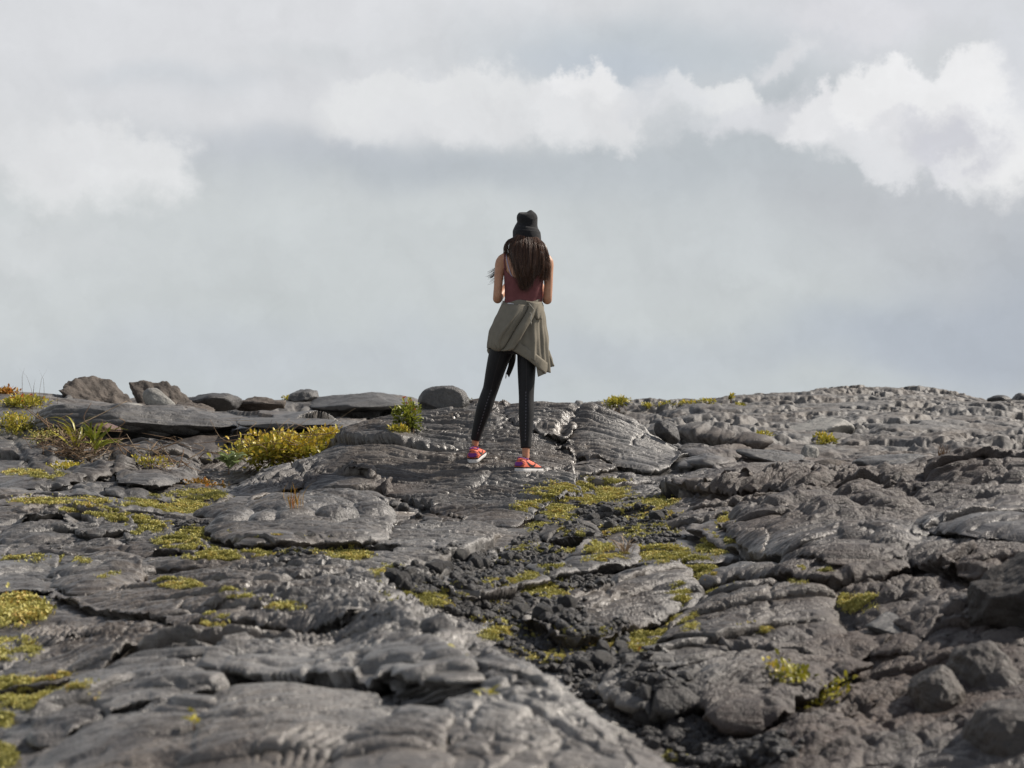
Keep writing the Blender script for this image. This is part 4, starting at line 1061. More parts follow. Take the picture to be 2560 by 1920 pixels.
# ribbed hem band
def bandc(off,x0=1094,x1=1164,n=16):
    out=[]
    for x in np.linspace(x0,x1,n):
        y=hemline(x); out.append((x+off*.42,y-off*.9))
    return out
BAND=patch('hem_band',bandc(20,1100,1178),bandc(-2,1098,1180),.004,26,7,.006,lambda s,t:.002*math.sin(40*t))
def tubeq(name,keys,mat,parent,flat=.5,n=18,rows=16,open_=True):
    S=spline([(*PX(k[0],k[1],k[2]),k[3]*PXM) for k in keys],rows)
    V,Fc=loft([Vector(s[:3]) for s in S],[(float(s[3]),float(s[3])*flat) for s in S],n,cap=not open_)
    for i in range(rows):
        for k in range(n): V[i*n+k]=V[i*n+k]*1.0+Vector((.002*math.sin(i*1.7+k*.9),.003*math.sin(i*1.1+k*1.7),.002*math.sin(i*.9+k)))
    o=pmesh(name,V,Fc,mat,parent); 
    if open_:
        m=o.modifiers.new('thick','SOLIDIFY'); m.thickness=.0035; m.offset=-1
    return o
tubeq('sleeve',[(1168,742,.0,7),(1174,752,.0,8),(1182,768,.0,8.5),(1189.5,793,.0,8.5)],M_JACKET,JK,.7)
tubeq('sleeve',[(1076,722,.05,7),(1066,738,.04,8),(1060,752,.03,8),(1061,764,.03,6),(1064,774,.04,4)],M_JACKET,JK,.7)
patch('corner_flap',[(1156,782),(1159,798),(1162,814)],[(1180,790),(1180,800),(1179.5,806)],.004,10,8,-.010,parent=JK)
FP=patch('front_panel',[(1107,735),(1104,760),(1099,785),(1094,806)],[(1118,735),(1114,760),(1112,785),(1099,815)],.006,16,8,0,lambda s,t:.004*math.sin(12*t+5*s),M_LINING_SHADE,JK,depth=.14)
V,Fc=merge([loft([PX(1093.5,805,.125),PX(1093,813,.125),PX(1092.5,818,.125)],[.003,.004,.002],8)]); pmesh('zip_pull',V,Fc,M_METAL,JK)
V,Fc=loft([PX(1170,757,-.075),PX(1170.5,765,-.07),PX(1170,771,-.068)],[.002,.0025,.0015],8); pmesh('zip_pull',V,Fc,M_METAL,JK)
cord=[]
for keys in ([(1143,656),(1150,664),(1154,672),(1147,682),(1145,692)],[(1144,676),(1147,677),(1148.5,684),(1147,696),(1147.5,701)]):
    S=spline(keys,18); cord.append(loft([PX(p[0],p[1],sk_depth(p[0],p[1])-.052) for p in S],[.0022]*18,8))
cord.append(ball(PX(1147.2,697,sk_depth(1147,697)-.052),.0045,6))
V,Fc=merge(cord); pmesh('drawstring',V,Fc,M_CORD,JK)
# white undershirt edge peeping out over the jacket
strapW=patch('undershirt_edge',[(1083,656),(1100,657),(1120,661),(1136,664)],[(1083,653.5),(1100,654.5),(1120,658),(1136,661)],.0,14,3,.0,None,M_WHITE,TANK,.001)

# --- beanie ----------------------------------------------------------------------
def beanie():
    R=[(457.5,1139,5),(458.5,1139.5,12),(461,1139.5,18),(466,1139,21.5),(471,1138.5,22.8),(476,1139,22.3),(481,1139,22.2),(486,1138.4,23.4),(492,1137.5,26.2),(499,1137,29.2),(507,1137,29.4),(514,1137.5,29)]
    S=spline(R,34); pts=[];rad=[]
    for s in S:
        a=s[2]*PXM; pts.append(PX(s[1],s[0],.028-.02*max(0,(490-s[0])/32))); rad.append((a,a*1.12))
    V,Fc=loft(pts,rad,48); o=[]
    for i,v in enumerate(V):
        r=i//48; k=i%48; w=max(0,1-abs(r-8)/9)
        n=Vector((v.x-pts[r].x,v.y-pts[r].y,0)); n=n.normalized() if n.length>1e-6 else n
        o.append(v+n*(.0025*w*math.sin(k/48*6.283*3+.6)+.0012*math.sin(k*6.283/2.0))+Vector((0,0,.003*w*math.sin(k/48*12.6+1))))
    return o,Fc
V,Fc=beanie(); BEAN=pmesh('beanie',V,Fc,M_BEANIE)
cs=[]
for q,a in ((500,29.0),(499.5,29.9),(502,30.4),(509,30.8),(516,30.9),(519.5,30.3),(519,28)):
    cs.append((q,a))
pts=[];rad=[]
for q,a in cs:
    pts.append(PX(1137.5+(q-500)*.06,q,.026)); rad.append((a*PXM,a*PXM*1.13))
V,Fc=loft(pts,rad,56)
V=[v+Vector((0,0,-(v.x-pts[0].x)*.115)) for v in V]
pmesh('beanie_cuff',V,Fc,M_BEANIE,BEAN)

# --- hair --------------------------------------------------------------------------
GUIDES=[ (0.00,[(1110,514,-.03),(1097,521,-.03),(1090,533,-.02),(1090,548,.02),(1082,570,.07),(1068,594,.07),(1053,601,.05)]),
 (0.05,[(1110,514,-.04),(1098,521,-.05),(1092,534,-.05),(1093,548,-.02),(1090,560,.06),(1078,585,.09),(1060,600,.07)]),
 (0.11,[(1112,515,-.055),(1107,525,-.08),(1105,540,-.095),(1106,558,-.105),(1111,582,-.118),(1118,604,-.116),(1126,618,-.11)]),
 (0.22,[(1116,516,-.062),(1111,530,-.09),(1110,552,-.105),(1112,578,-.12),(1117,604,-.118),(1122,620,-.112),(1128,630,-.108)]),
 (0.45,[(1130,517,-.072),(1128,532,-.098),(1127,555,-.115),(1127,580,-.128),(1130,606,-.124),(1132,622,-.118),(1134,635,-.112)]),
 (0.62,[(1143,518,-.072),(1144,533,-.098),(1145,556,-.115),(1145,580,-.128),(1144,606,-.122),(1143,620,-.116),(1141,632,-.11)]),
 (0.76,[(1154,519,-.064),(1158,534,-.09),(1161,556,-.108),(1161,580,-.118),(1158,602,-.115),(1154,614,-.11),(1150,622,-.108)]),
 (0.87,[(1161,519,-.052),(1169,533,-.08),(1175,553,-.095),(1178,575,-.088),(1177,595,-.08),(1174,607,-.075),(1172,613,-.07)]),
 (0.95,[(1165,519,-.04),(1177,531,-.06),(1184,550,-.07),(1188,573,-.06),(1189,590,-.052),(1187,602,-.05),(1185,608,-.05)]),
 (1.00,[(1166,518,-.03),(1177,530,-.045),(1184,546,-.055),(1188,568,-.05),(1191,588,-.045),(1191,604,-.045),(1189,612,-.045)])]
GT=[g for g,_ in GUIDES]
GUIDES=[(g,[(x,(y if y<520 or g<.08 else 520+(y-520)*.865),d) for x,y,d in gp]) for g,gp in GUIDES]
GUIDES=[(g,[(x if g<.1 else 1165+(x-1165)*.80 if g>.86 else 1136+(x-1136)*(1-.10*i/6)*.95,y,d) for i,(x,y,d) in enumerate(gp)]) for g,gp in GUIDES]
GP=np.array([[(g[0][0]*.7+1137*.3,g[0][1]-9,g[0][2]*.8)]+list(g) for _,g in GUIDES],float)
def guide(g):
    return np.stack([np.array([np.interp(g,GT,GP[:,i,k]) for k in range(3)]) for i in range(GP.shape[1])])
hr=np.random.default_rng(3)
hair=[]; tone=[]
for k in range(2600):
    g=hr.uniform(0,1)**1.0
    if g<.09 and hr.random()<.45: g=hr.uniform(.1,1)
    P=guide(g).copy(); lay=hr.uniform(0,1)
    m=len(P); tt=np.linspace(0,1,m)
    lk=math.floor(g*23+.6*math.sin(k)); gc=(lk+.5)/23; cut=1-.10*abs(math.sin(lk*2.7)) if g>.1 else 1
    if g>.1: P=.68*P+.32*guide(min(1,max(.1,gc)))
    P[-1]=P[-1]*cut+P[-2]*(1-cut)
    if .775<g<.85 and hr.random()<.8: P=np.array([np.array([np.interp(t*.62,tt,P[:,q]) for q in range(3)]) for t in tt])
    cl=.9*math.sin(g*47)                       # strands gather in locks
    P[:,0]+=tt*(cl*2.2+hr.normal(0,2.0))+hr.normal(0,.9); P[:,1]+=tt*hr.normal(0,3.0)+ (tt>.8)*hr.normal(-3,7)
    P[:,2]-=(.004+.030*lay*np.sin(np.pi*np.clip(tt*.8+.12,0,1)))
    if hr.random()<.04: P[:,0]+=tt**2*hr.normal(0,5)
    P=[p+np.array([math.sin(i*1.15+lk*1.9+.35*math.sin(k))*2.0*(i/7),0,.012*math.sin(i*1.3+lk*2.3)*(i/7)]) for i,p in enumerate(P)]
    S=spline(P,14); fly=hr.random()<.03; r=.0005 if fly else hr.uniform(.0006,.0012)
    if fly: S=[q+np.array([3.5*math.sin(i*.5+k)*i/13+hr.normal(0,1)*0,0,-.01*i/13]) for i,q in enumerate(S)]
    v,f=loft([PX(*s) for s in S],[r*(1-.55*(i/13)**3) for i in range(14)],4,cap=False)
    hair.append((v,f)); tone+= [min(1,max(0,.28+.30*lay+hr.normal(0,.16)+(.12 if g>.75 else 0)+.06*math.sin(g*61)))]*len(v)  # right-hand locks toned lighter, as if the sun caught them
# the dense inner locks
for g,w0,w1,d in ((.05,4,3,.010),(.15,6,5,.016),(.25,8,7,.02),(.38,9,8,.022),(.52,9,8,.022),(.66,8,7,.02),(.78,7,6,.018),(.88,6,5,.014),(.96,5,4,.012)):
    S=spline(guide(g),16); S=S[:14] if g>.1 else S
    k=len(S); v,f=loft([PX(*s) for s in S],[((w0+(w1-w0)*i/(k-1))*PXM*min(1,.3+.14*i)*(1 if i<k-3 else .62-.2*(i-k+3)),d*(1-.35*i/(k-1))*min(1,.3+.14*i)) for i in range(k)],12)
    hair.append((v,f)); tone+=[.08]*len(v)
V,Fc=merge(hair); HAIR=pmesh('hair',V,Fc,M_HAIR)
at=HAIR.data.attributes.new('strand','FLOAT','POINT'); at.data.foreach_set('value',np.array(tone,np.float32))
V,Fc=loft([PX(1168,543,-.125),PX(1171,546,-.125),PX(1174,549,-.12)],[(.004,.0015)]*3,8); pmesh('clothing_tag',V,Fc,M_WHITE,TANK)

# --- shoes ---------------------------------------------------------------------------
def shoe(foot,yaw,outer):
    """running shoe: s runs heel to toe, w sideways; outer = +1 when the outer side lies to the right"""
    a=math.radians(yaw); fwd=Vector((math.sin(a),math.cos(a),0)); sd=Vector((math.cos(a),-math.sin(a),0))
    heel=foot
    z0=sample(ZG,heel.x,heel.y); z1=sample(ZG,heel.x+fwd.x*.15,heel.y+fwd.y*.15)
    pitch=max(-.25,min(.30,(float(z1)-float(z0))/.15)); up=Vector((0,0,1))
    f3=(fwd+up*pitch).normalized(); u3=sd.cross(f3).normalized()
    if u3.z<0: u3=-u3
    O=Vector((heel.x,heel.y,float(max(z0,z1-.15*pitch))+.003))
    W=lambda s,w,h: O+f3*s+sd*w+u3*h
    prof=[(-.045,.012,.028,.052),(-.040,.024,.026,.076),(-.02,.033,.026,.090),(.02,.036,.026,.086),(.06,.037,.026,.082),(.10,.041,.025,.070),(.14,.045,.024,.054),(.175,.044,.023,.040),(.20,.034,.023,.034),(.213,.014,.024,.028)]
    ss=[p[0] for p in prof]
    def surf(s,ph,off=0):
        hw=float(np.interp(s,ss,[p[1] for p in prof])); lo=float(np.interp(s,ss,[p[2] for p in prof])); hi=float(np.interp(s,ss,[p[3] for p in prof]))
        c,sn=math.cos(ph),math.sin(ph)
        return W(s,(hw+off)*math.copysign(abs(c)**.75,c),lo+(hi-lo+off)*max(0,sn)**.8-(0 if sn>=0 else .006))
    V=[];Fc=[];n=26; S=spline([(s,) for s in ss],28)
    st=np.interp(np.linspace(0,1,30),np.linspace(0,1,len(ss)),ss)
    for s in st:
        for k in range(n): V.append(surf(float(s),-.35+(math.pi+.7)*k/(n-1)))
    for i in range(len(st)-1):
        for k in range(n-1): Fc.append((i*n+k,i*n+k+1,(i+1)*n+k+1,(i+1)*n+k))
    Fc.append(tuple(range(n))); Fc.append(tuple((len(st)-1)*n+k for k in range(n-1,-1,-1)))
    o=pmesh('shoe',V,Fc,M_CORAL)
    # sole
    V=[];Fc=[];sp=[(-.050,.010),(-.046,.024),(-.03,.036),(0,.040),(.05,.041),(.10,.045),(.14,.050),(.175,.048),(.205,.036),(.222,.014)]
    m=len(sp)
    for i,(s,w) in enumerate(sp):
        toe=max(0,(s-.14))*.12
        for ww,h in ((-w*.92,-.002+toe),(-w,.012),(-w*.97,.027),(w*.97,.027),(w,.012),(w*.92,-.002+toe)): V.append(W(s,ww,h))
    for i in range(m-1):
        for k in range(6): k2=(k+1)%6; Fc.append((i*6+k,i*6+k2,(i+1)*6+k2,(i+1)*6+k))
    Fc.append((5,4,3,2,1,0)); Fc.append(tuple((m-1)*6+k for k in range(6)))
    so_=pmesh('sole',V,Fc,M_SOLE,o); b=so_.modifiers.new('b','BEVEL'); b.width=.004; b.segments=2
    # dark line between sole and upper
    V=[];Fc=[]
    for i,(s,w) in enumerate(sp[:-1]):
        for ww,h in ((-w*.99-.001,.025),(-w*.97-.001,.033),(w*.97+.001,.033),(w*.99+.001,.025)): V.append(W(s-.0015,ww,h))
    for i in range(len(sp)-2):
        for k in (0,2): Fc.append((i*4+k,i*4+k+1,(i+1)*4+k+1,(i+1)*4+k))
    Fc.append((0,1,2,3)); pmesh('midsole_trim',V,Fc,M_BLACK,o)
    def heelwrap(ph0,ph1,h0,h1,mat,name,off=.0016):
        """a panel wrapped round the heel: ph is the angle round the heel seen from above, 0 straight back"""
        V=[];Fc=[];n=15
        for i in range(n):
            p=ph0+(ph1-ph0)*i/(n-1); l0=h0(i/(n-1)); l1=h1(i/(n-1))
            for h in (l0,(l0+l1)/2,l1):
                s=-.046+.05*(1-math.cos(p)); k=min(1,abs(math.sin(p))*1.25)
                w=math.copysign(.0365*k,p)
                tap=1-.12*max(0,(h-.03)/.04)
                V.append(W(s-off-.001+.012*max(0,(h-.045)/.03)*math.cos(p),(w+math.copysign(off+.001,p) if abs(p)>1e-6 else 0)*tap,h))
        for i in range(n-1):
            for k in range(2): q=i*3+k; Fc.append((q,q+3,q+4,q+1))
        return pmesh(name,V,Fc,mat,o)
    tri=lambda t: .035+.028*(1-abs(2*t-1))
    heelwrap(-1.05,1.05,lambda t:.031,lambda t:.052+.018*math.sin(math.pi*t),M_CORAL,'heel_panel')
    heelwrap(-.72,.72,lambda t:.052-.014*math.sin(math.pi*t),lambda t:.054+.020*math.sin(math.pi*t)**.8,M_PURPLE,'heel_patch',.003)
    heelwrap(-1.15,1.15,lambda t:.054+.018*math.sin(math.pi*t)**.8,lambda t:.0575+.020*math.sin(math.pi*t)**.8,M_BLACK,'heel_stripe',.004)
    heelwrap(-1.15,1.15,lambda t:.050-.014*math.sin(math.pi*t),lambda t:.0535-.014*math.sin(math.pi*t),M_BLACK,'heel_stripe',.004)
    # swoosh on both flanks
    for sgn in (-1,1):
        up_e=[(.128,.044),(.10,.036),(.07,.032),(.045,.034),(.02,.041),(-.005,.050)]; lo_e=[(.128,.044),(.10,.030),(.065,.0255),(.038,.028),(.015,.039),(-.005,.050)]
        if True:
            A=spline([( .000,.074),(.03,.058),(.055,.046),(.078,.045),(.095,.053),(.112,.066)],20); Bq=spline([(.000,.074),(.020,.050),(.045,.036),(.075,.033),(.097,.044),(.112,.066)],20)
        V=[];Fc=[]
        for pa,pb in zip(A,Bq):
            for s,h in (pa,pb):
                hw=float(np.interp(s,ss,[p[1] for p in prof])); lo=float(np.interp(s,ss,[p[2] for p in prof])); hi=float(np.interp(s,ss,[p[3] for p in prof]))
                sn=min(.999,max(0,(h-lo)/(hi-lo)))**(1/.8); c=math.sqrt(1-sn*sn)**.75
                V.append(W(s,sgn*(hw*c+.0022),h+.001))
        for i in range(len(A)-1): Fc.append((2*i,2*i+1,2*i+3,2*i+2))
        pmesh('swoosh',V,Fc,M_BLACK,o)
    # collar and laces
    ring=[W(.012+.044*math.cos(t),.029*math.sin(t),.086+.004*math.cos(t*2)-.004*math.cos(t)) for t in np.linspace(0,2*math.pi,25)]
    V,Fc=loft(ring,[.0032]*25,8,cap=False,ref=u3); pmesh('collar',V,Fc,M_PURPLE,o)
    lac=[]
    for s in (.07,.088,.106,.124):
        pts=[surf(s+.004*math.cos(x*3),x,.002) for x in np.linspace(.9,math.pi-.9,9)]; lac.append(loft(pts,[.0022]*9,6,ref=f3))
    for sg in (-1,1):
        pts=[W(.068+.012*math.sin(t*2),sg*(.006+.026*math.sin(t)),.082+.018*math.sin(t)) for t in np.linspace(0,math.pi,12)]; lac.append(loft(pts,[.0018]*12,6,ref=f3))
    V,Fc=merge(lac); pmesh('lace',V,Fc,M_BLACK,o)
    # foot inside the shoe joins the ankle
    return o
SHL=shoe(Vector(PX(1024,999,dL)),11,-1); SHR=shoe(Vector(PX(1127,1019,dR)),33,1)
# ------------------------------------------------------------------ loose rocks
from mathutils import noise as mnoise
def hits(qx,qy,chunk=1500):
    """many sight lines at once: the first ground point of each"""
    qx=np.asarray(qx,float); qy=np.asarray(qy,float); out=[]
    MM=MARCH[::3]; Y=MM[None,:]
    for i in range(0,len(qx),chunk):
        k=((qx[i:i+chunk]-QX0)/F)[:,None]; z=sample(ZG,k*Y,np.broadcast_to(Y,(len(k),Y.shape[1])))
        ray=((QH-qy[i:i+chunk])/F)[:,None]*Y
        a=np.argmax(z>=ray,1); r=np.arange(len(k))
        out.append(np.stack([k[:,0]*MM[a],MM[a],z[r,a]],1))
    return np.concatenate(out)
def gz(x,y): return float(sample(ZG,x,y))
def gzs(x,y): return sample(ZG,x,y)

def rock_mat(name,dark,light,scale=1.0,rough=(.35,.6)):
    m,nt,b=new_mat(name); tc=N(nt,'ShaderNodeTexCoord'); P=tc.outputs['Object']
    mid=noise(nt,P,6*scale,6,.65); fine=noise(nt,P,50,5,.7)
    c=ramp(nt,mid.outputs[0],[(.28,dark),(.7,light)])
    c=mixc(nt,.5,c,mixc(nt,1,c,ramp(nt,fine.outputs[0],[(.25,(.4,)*3),(.75,(1.6,)*3)]),'MULTIPLY'))
    link(nt,c,b.inputs['Base Color'])
    link(nt,ramp(nt,fine.outputs[0],[(.25,(rough[0],)*3),(.75,(rough[1],)*3)]),b.inputs['Roughness'])
    h=math_n(nt,'ADD',fine.outputs[0],math_n(nt,'MULTIPLY',noise(nt,P,14,5,.65).outputs[0],1.8))
    bp=N(nt,'ShaderNodeBump',i_Strength=.8,i_Distance=.014); link(nt,h,bp.inputs['Height']); link(nt,bp.outputs[0],b.inputs['Normal'])
    return m
MR_GREY=rock_mat('grey_lava_stone',(.050,.048,.047),(.125,.120,.115))
MR_DARK=rock_mat('dark_lava_stone',(.026,.025,.026),(.062,.058,.056))
MR_BROWN=rock_mat('brown_lava_stone',(.046,.037,.031),(.125,.102,.084),rough=(.6,.9))
MR_PALE=rock_mat('pale_weathered_stone',(.16,.152,.14),(.33,.32,.295),rough=(.45,.8))
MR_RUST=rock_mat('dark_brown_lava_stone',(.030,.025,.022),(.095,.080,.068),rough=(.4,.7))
MR_SHADED=rock_mat('shade_dark_lava_stone',(.014,.011,.010),(.045,.036,.030),rough=(.6,.85))  # near-black colour carries the shade on the boulder's face
MR_PINK=rock_mat('rusty_pink_stone',(.10,.062,.052),(.20,.13,.11),rough=(.6,.9))

def rock_mesh(name,r,seed,mat,planes=9,sub=5,rough=.06,grain_amp=0,square=0.0,parent=None,groove=None,hlo=.62):
    R=random.Random(seed)
    bm=bmesh.new(); bmesh.ops.create_icosphere(bm,subdivisions=sub,radius=1)
    Pn=[]
    for i in range(planes):
        n=Vector((R.gauss(0,1),R.gauss(0,1),R.gauss(0,.8))).normalized(); Pn.append((n,R.uniform(hlo,.92)))
    if square:
        for n in ((0,0,1),(0,0,-1)): Pn.append((Vector(n),square))
    off=Vector((seed*3.1,seed*1.7,0)); sc=max(r)
    for v in bm.verts:
        d=v.co.normalized(); k=1.0
        for n,h in Pn:
            c=d.dot(n)
            if c>1e-3: k=min(k,h/c)
        p=Vector((d.x*k*r[0],d.y*k*r[1],d.z*k*r[2]))
        q=p/sc
        n1=mnoise.fractal(q*1.6+off,1.0,2.0,4,noise_basis='PERLIN_ORIGINAL'); n2=mnoise.fractal(q*7+off,.9,2.1,4,noise_basis='PERLIN_ORIGINAL')
        p+=d*(rough*sc*(n1*.9+n2*.28))
        if groove:
            a=p.z*groove[0]+p.y*groove[0]*.3+.4*mnoise.noise(q*2.5+off)*3
            p+=d*groove[1]*(abs(math.sin(a))**.6-.6)
        v.co=p
    me=bpy.data.meshes.new(name); bm.to_mesh(me); bm.free()
    me.polygons.foreach_set('use_smooth',np.ones(len(me.polygons),bool)); me.materials.append(mat)
    o=bpy.data.objects.new(name,me); COL.objects.link(o)
    if parent: o.parent=parent
    return o
def rock(name,qx,qy,Y,hw,hh,depth,seed,mat,label,cat='rock',rot=(0,0,0),group=None,**k):
    """a rock whose middle is seen at a picture place, so many metres away; half width and half height in picture units"""
    o=rock_mesh(name,(hw/F*Y*1.12,depth,hh/F*Y*1.15),seed,mat,**k)
    o.location=Q2W(qx,qy,Y); o.rotation_euler=[math.radians(a) for a in rot]
    return tag(o,label,cat,group,'thing')
rock('boulder',960,867,11.75,52,31,.16,3,MR_GREY,'rounded grey boulder with pitted face on the crest beside her left leg','boulder',planes=10,rough=.05)
rock('rock_outcrop',220,876,16.0,120,50,.6,12,MR_BROWN,'large brown peaked rock on the left skyline, the bigger of two','rock',rot=(0,16,0),planes=18,rough=.13,hlo=.42,sub=6)
rock('rock_outcrop',356,878,16.6,110,48,.55,23,MR_BROWN,'brown wedge shaped rock on the skyline with a pale slab leaning on it','rock',rot=(0,24,0),planes=18,rough=.12,hlo=.42,sub=6)
for x,y,Yd,w,h,sd_,lb in ((290,884,15.6,40,12,131,'low brown rock filling the gap between the two brown skyline rocks'),(418,882,16.2,50,12,133,'low brown rock tailing off right of the wedge shaped skyline rock'),(118,880,15.9,44,12,135,'low brown rock left of the narrow standing stone'),(182,888,15.0,34,8,137,'small brown slab lying before the big brown skyline rock'),(560,874,17.5,70,11,139,'long low brown rock on the skyline behind the yellow bush')):
    rock('skyline_rock',x,y,Yd,w,h,.3,sd_,MR_BROWN,lb,planes=14,rough=.11,sub=5,hlo=.5)
rock('leaning_slab',345,868,15.4,36,22,.10,31,MR_PALE,'pale grey slab leaning against the brown wedge shaped skyline rock','slab',rot=(0,35,10),planes=7,rough=.05,sub=4)
rock('pale_stone',280,883,15.2,32,11,.2,33,MR_PALE,'flat pale stone at the foot of the big brown skyline rock','stone',planes=7,sub=4)
rock('upright_stone',148,872,15.6,10,16,.12,35,MR_GREY,'narrow grey stone standing left of the big brown skyline rock','stone',planes=7,sub=4)
rock('dark_rock',462,868,17,62,17,.3,37,MR_DARK,'low dark rock on the skyline right of the brown wedge shaped rock','rock',planes=8,sub=4,rough=.09)
rock('small_rock',660,860,19,32,15,.3,39,MR_GREY,'small grey knob of lava on the skyline above the bright distant bush','rock',planes=8,sub=4,rough=.1)
rock('low_rock',790,872,18.5,110,20,.8,38,MR_GREY,'long low grey hump of lava on the skyline left of the boulder','rock',planes=9,sub=5,rough=.05)
rock('overhanging_slab',270,914,13.0,222,32,.55,41,MR_GREY,'long thick lava slab overhanging a dark hollow above the dry twigs','slab',rot=(2,4.0,0),planes=16,rough=.06,square=.72,sub=6,groove=(55,.022))
rock('thin_slab',620,914,13.0,130,8,.45,43,MR_GREY,'thin flat lava slab behind the yellow leaved bush','slab',rot=(3,1,0),planes=9,rough=.02,square=.8,sub=5)
rock('pink_stone',232,924,12.35,26,8,.10,45,MR_PINK,'rusty pink stone wedged under the long overhanging slab','stone',rot=(0,8,0),planes=6,sub=4)
rock('broken_plate',1680,988,10.9,82,13,.26,51,MR_GREY,'tilted broken lava plate right of the rounded toes of lava','slab',rot=(6,9,0),planes=8,rough=.03,square=.75,sub=5,groove=(70,.006))
rock('rock_block',1800,1012,9.6,46,18,.2,53,MR_BROWN,'squat brownish block left of the crack in the right hand ridge','rock',planes=8,sub=5,rough=.05)
rock('cracked_plate',1935,1008,9.3,88,22,.3,55,MR_GREY,'thick cracked plate on top of the right hand ridge','slab',rot=(4,-3,0),planes=9,rough=.04,square=.8,sub=5,groove=(60,.006))
rock('curled_flake',1442,934,11.35,28,18,.12,57,MR_DARK,'dark curled flake of lava on the right shoulder of the mound','rock',rot=(0,35,0),planes=8,sub=4,rough=.1)
rock('shaded_boulder',2200,1310,4.45,140,118,.26,61,MR_SHADED,'big dark shaded boulder cut by the right edge of the picture','boulder',planes=12,rough=.09,sub=6,hlo=.5)
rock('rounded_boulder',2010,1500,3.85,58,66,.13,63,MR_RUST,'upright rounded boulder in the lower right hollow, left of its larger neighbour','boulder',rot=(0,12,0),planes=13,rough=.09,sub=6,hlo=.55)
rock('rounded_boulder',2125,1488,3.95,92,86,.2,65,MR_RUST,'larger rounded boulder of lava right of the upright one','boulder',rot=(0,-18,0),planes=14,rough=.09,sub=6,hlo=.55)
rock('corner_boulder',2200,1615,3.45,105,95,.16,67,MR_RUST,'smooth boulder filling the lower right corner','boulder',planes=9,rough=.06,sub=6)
rock('flat_stone',1940,1356,4.65,66,18,.13,69,MR_GREY,'flat grey stone lying on rusty rubble left of the dark shaded boulder','stone',rot=(8,5,0),planes=8,square=.75,rough=.05,sub=5)
rock('angular_rock',955,1372,3.72,46,36,.06,71,MR_DARK,'dark angular rock standing behind the small yellow leaved plant','rock',rot=(0,25,0),planes=7,rough=.07,sub=5)
rock('small_rock',1128,1496,3.12,26,24,.03,73,MR_DARK,'small dark pointed rock on the near hump','rock',planes=6,rough=.06,sub=4)
rock('pale_mound',1765,938,19,74,34,.6,75,MR_PALE,'pale grey dome shaped rock at the foot of the far right slope','rock',planes=9,rough=.05,sub=5)
rock('white_stone',1748,980,15.2,20,16,.12,77,MR_PALE,'pale pointed stone behind the tilted broken plate','stone',planes=7,sub=4,rough=.06)
rock('white_stone',1622,968,16,24,15,.15,79,MR_PALE,'pale rounded stone behind the rounded toes of lava','stone',planes=7,sub=4,rough=.06)
rock('skyline_block',2158,864,28.5,22,9,.3,81,MR_DARK,'dark block on the far right skyline','rock',planes=7,sub=4)
rock('skyline_block',2204,862,28.5,16,11,.3,83,MR_DARK,'dark block at the right end of the far skyline','rock',planes=7,sub=4)
rock('pale_block',1935,965,17.5,46,16,.4,85,MR_PALE,'pale cracked block right of the small bright bush on the far slope','rock',planes=8,sub=5,rough=.06)
rock('log_shaped_lava',400,1412,3.72,112,13,.045,87,MR_GREY,'log shaped roll of lava with a dark broken end','lava roll',rot=(0,-3,6),planes=9,square=.8,rough=.03,sub=5,groove=(140,.003))
for i,(x,y,r) in enumerate([(890,1092,11),(912,1104,8),(872,1104,13),(930,1092,7),(845,1098,15),(905,1118,9),(940,1108,8)]):
    p=hit(x,y); o=rock_mesh('round_stone',(r/F*p[1],r/F*p[1],r/F*p[1]*.9),200+i,MR_DARK,planes=9,sub=3,rough=.05)
    o.location=(p[0],p[1],p[2]+.5*r/F*p[1]); tag(o,'rounded dark stone in the hollow below the mound','stone','rounded stones below the mound')

# ------------------------------------------------------------------ gravel in the trough
def patch_points(P,n,rs):
    """random picture points inside soft ellipses (x, y, rx, ry)"""
    area=np.array([p[2]*p[3]*(p[4] if len(p)>4 else 1) for p in P]); c=rs.choice(len(P),n,p=area/area.sum())
    a=rs.uniform(0,2*np.pi,n); r=np.sqrt(rs.uniform(0,1,n))*(1+.18*rs.normal(0,1,n))
    P=np.array([p[:4] for p in P],float)[c]
    return P[:,0]+P[:,2]*r*np.cos(a), P[:,1]+P[:,3]*r*np.sin(a)
GRAVEL=[(930,1262,85,24),(1040,1238,90,24),(1130,1210,70,16),(1180,1180,70,18),(1250,1140,80,22,.7),(1350,1120,90,26,.7),(1060,1310,90,26),(1160,1330,90,30),
        (1180,1390,90,30),(1290,1440,100,26),(1350,1490,90,40),(1420,1540,80,40),(1500,1590,90,40),(1580,1630,110,30),(1240,1260,70,16,.6),(1420,1160,50,18,.6),(640,1192,90,10,.5),
        (1000,1200,50,10,.5),(420,1140,60,14,.4),(1300,1380,60,20,.5)]
gr=np.random.default_rng(77)
ico=bmesh.new(); bmesh.ops.create_icosphere(ico,subdivisions=2,radius=1); ICO_V=np.array([v.co[:] for v in ico.verts],np.float32); ICO_F=np.array([[v.index for v in f.verts] for f in ico.faces],np.int32); ico.free()
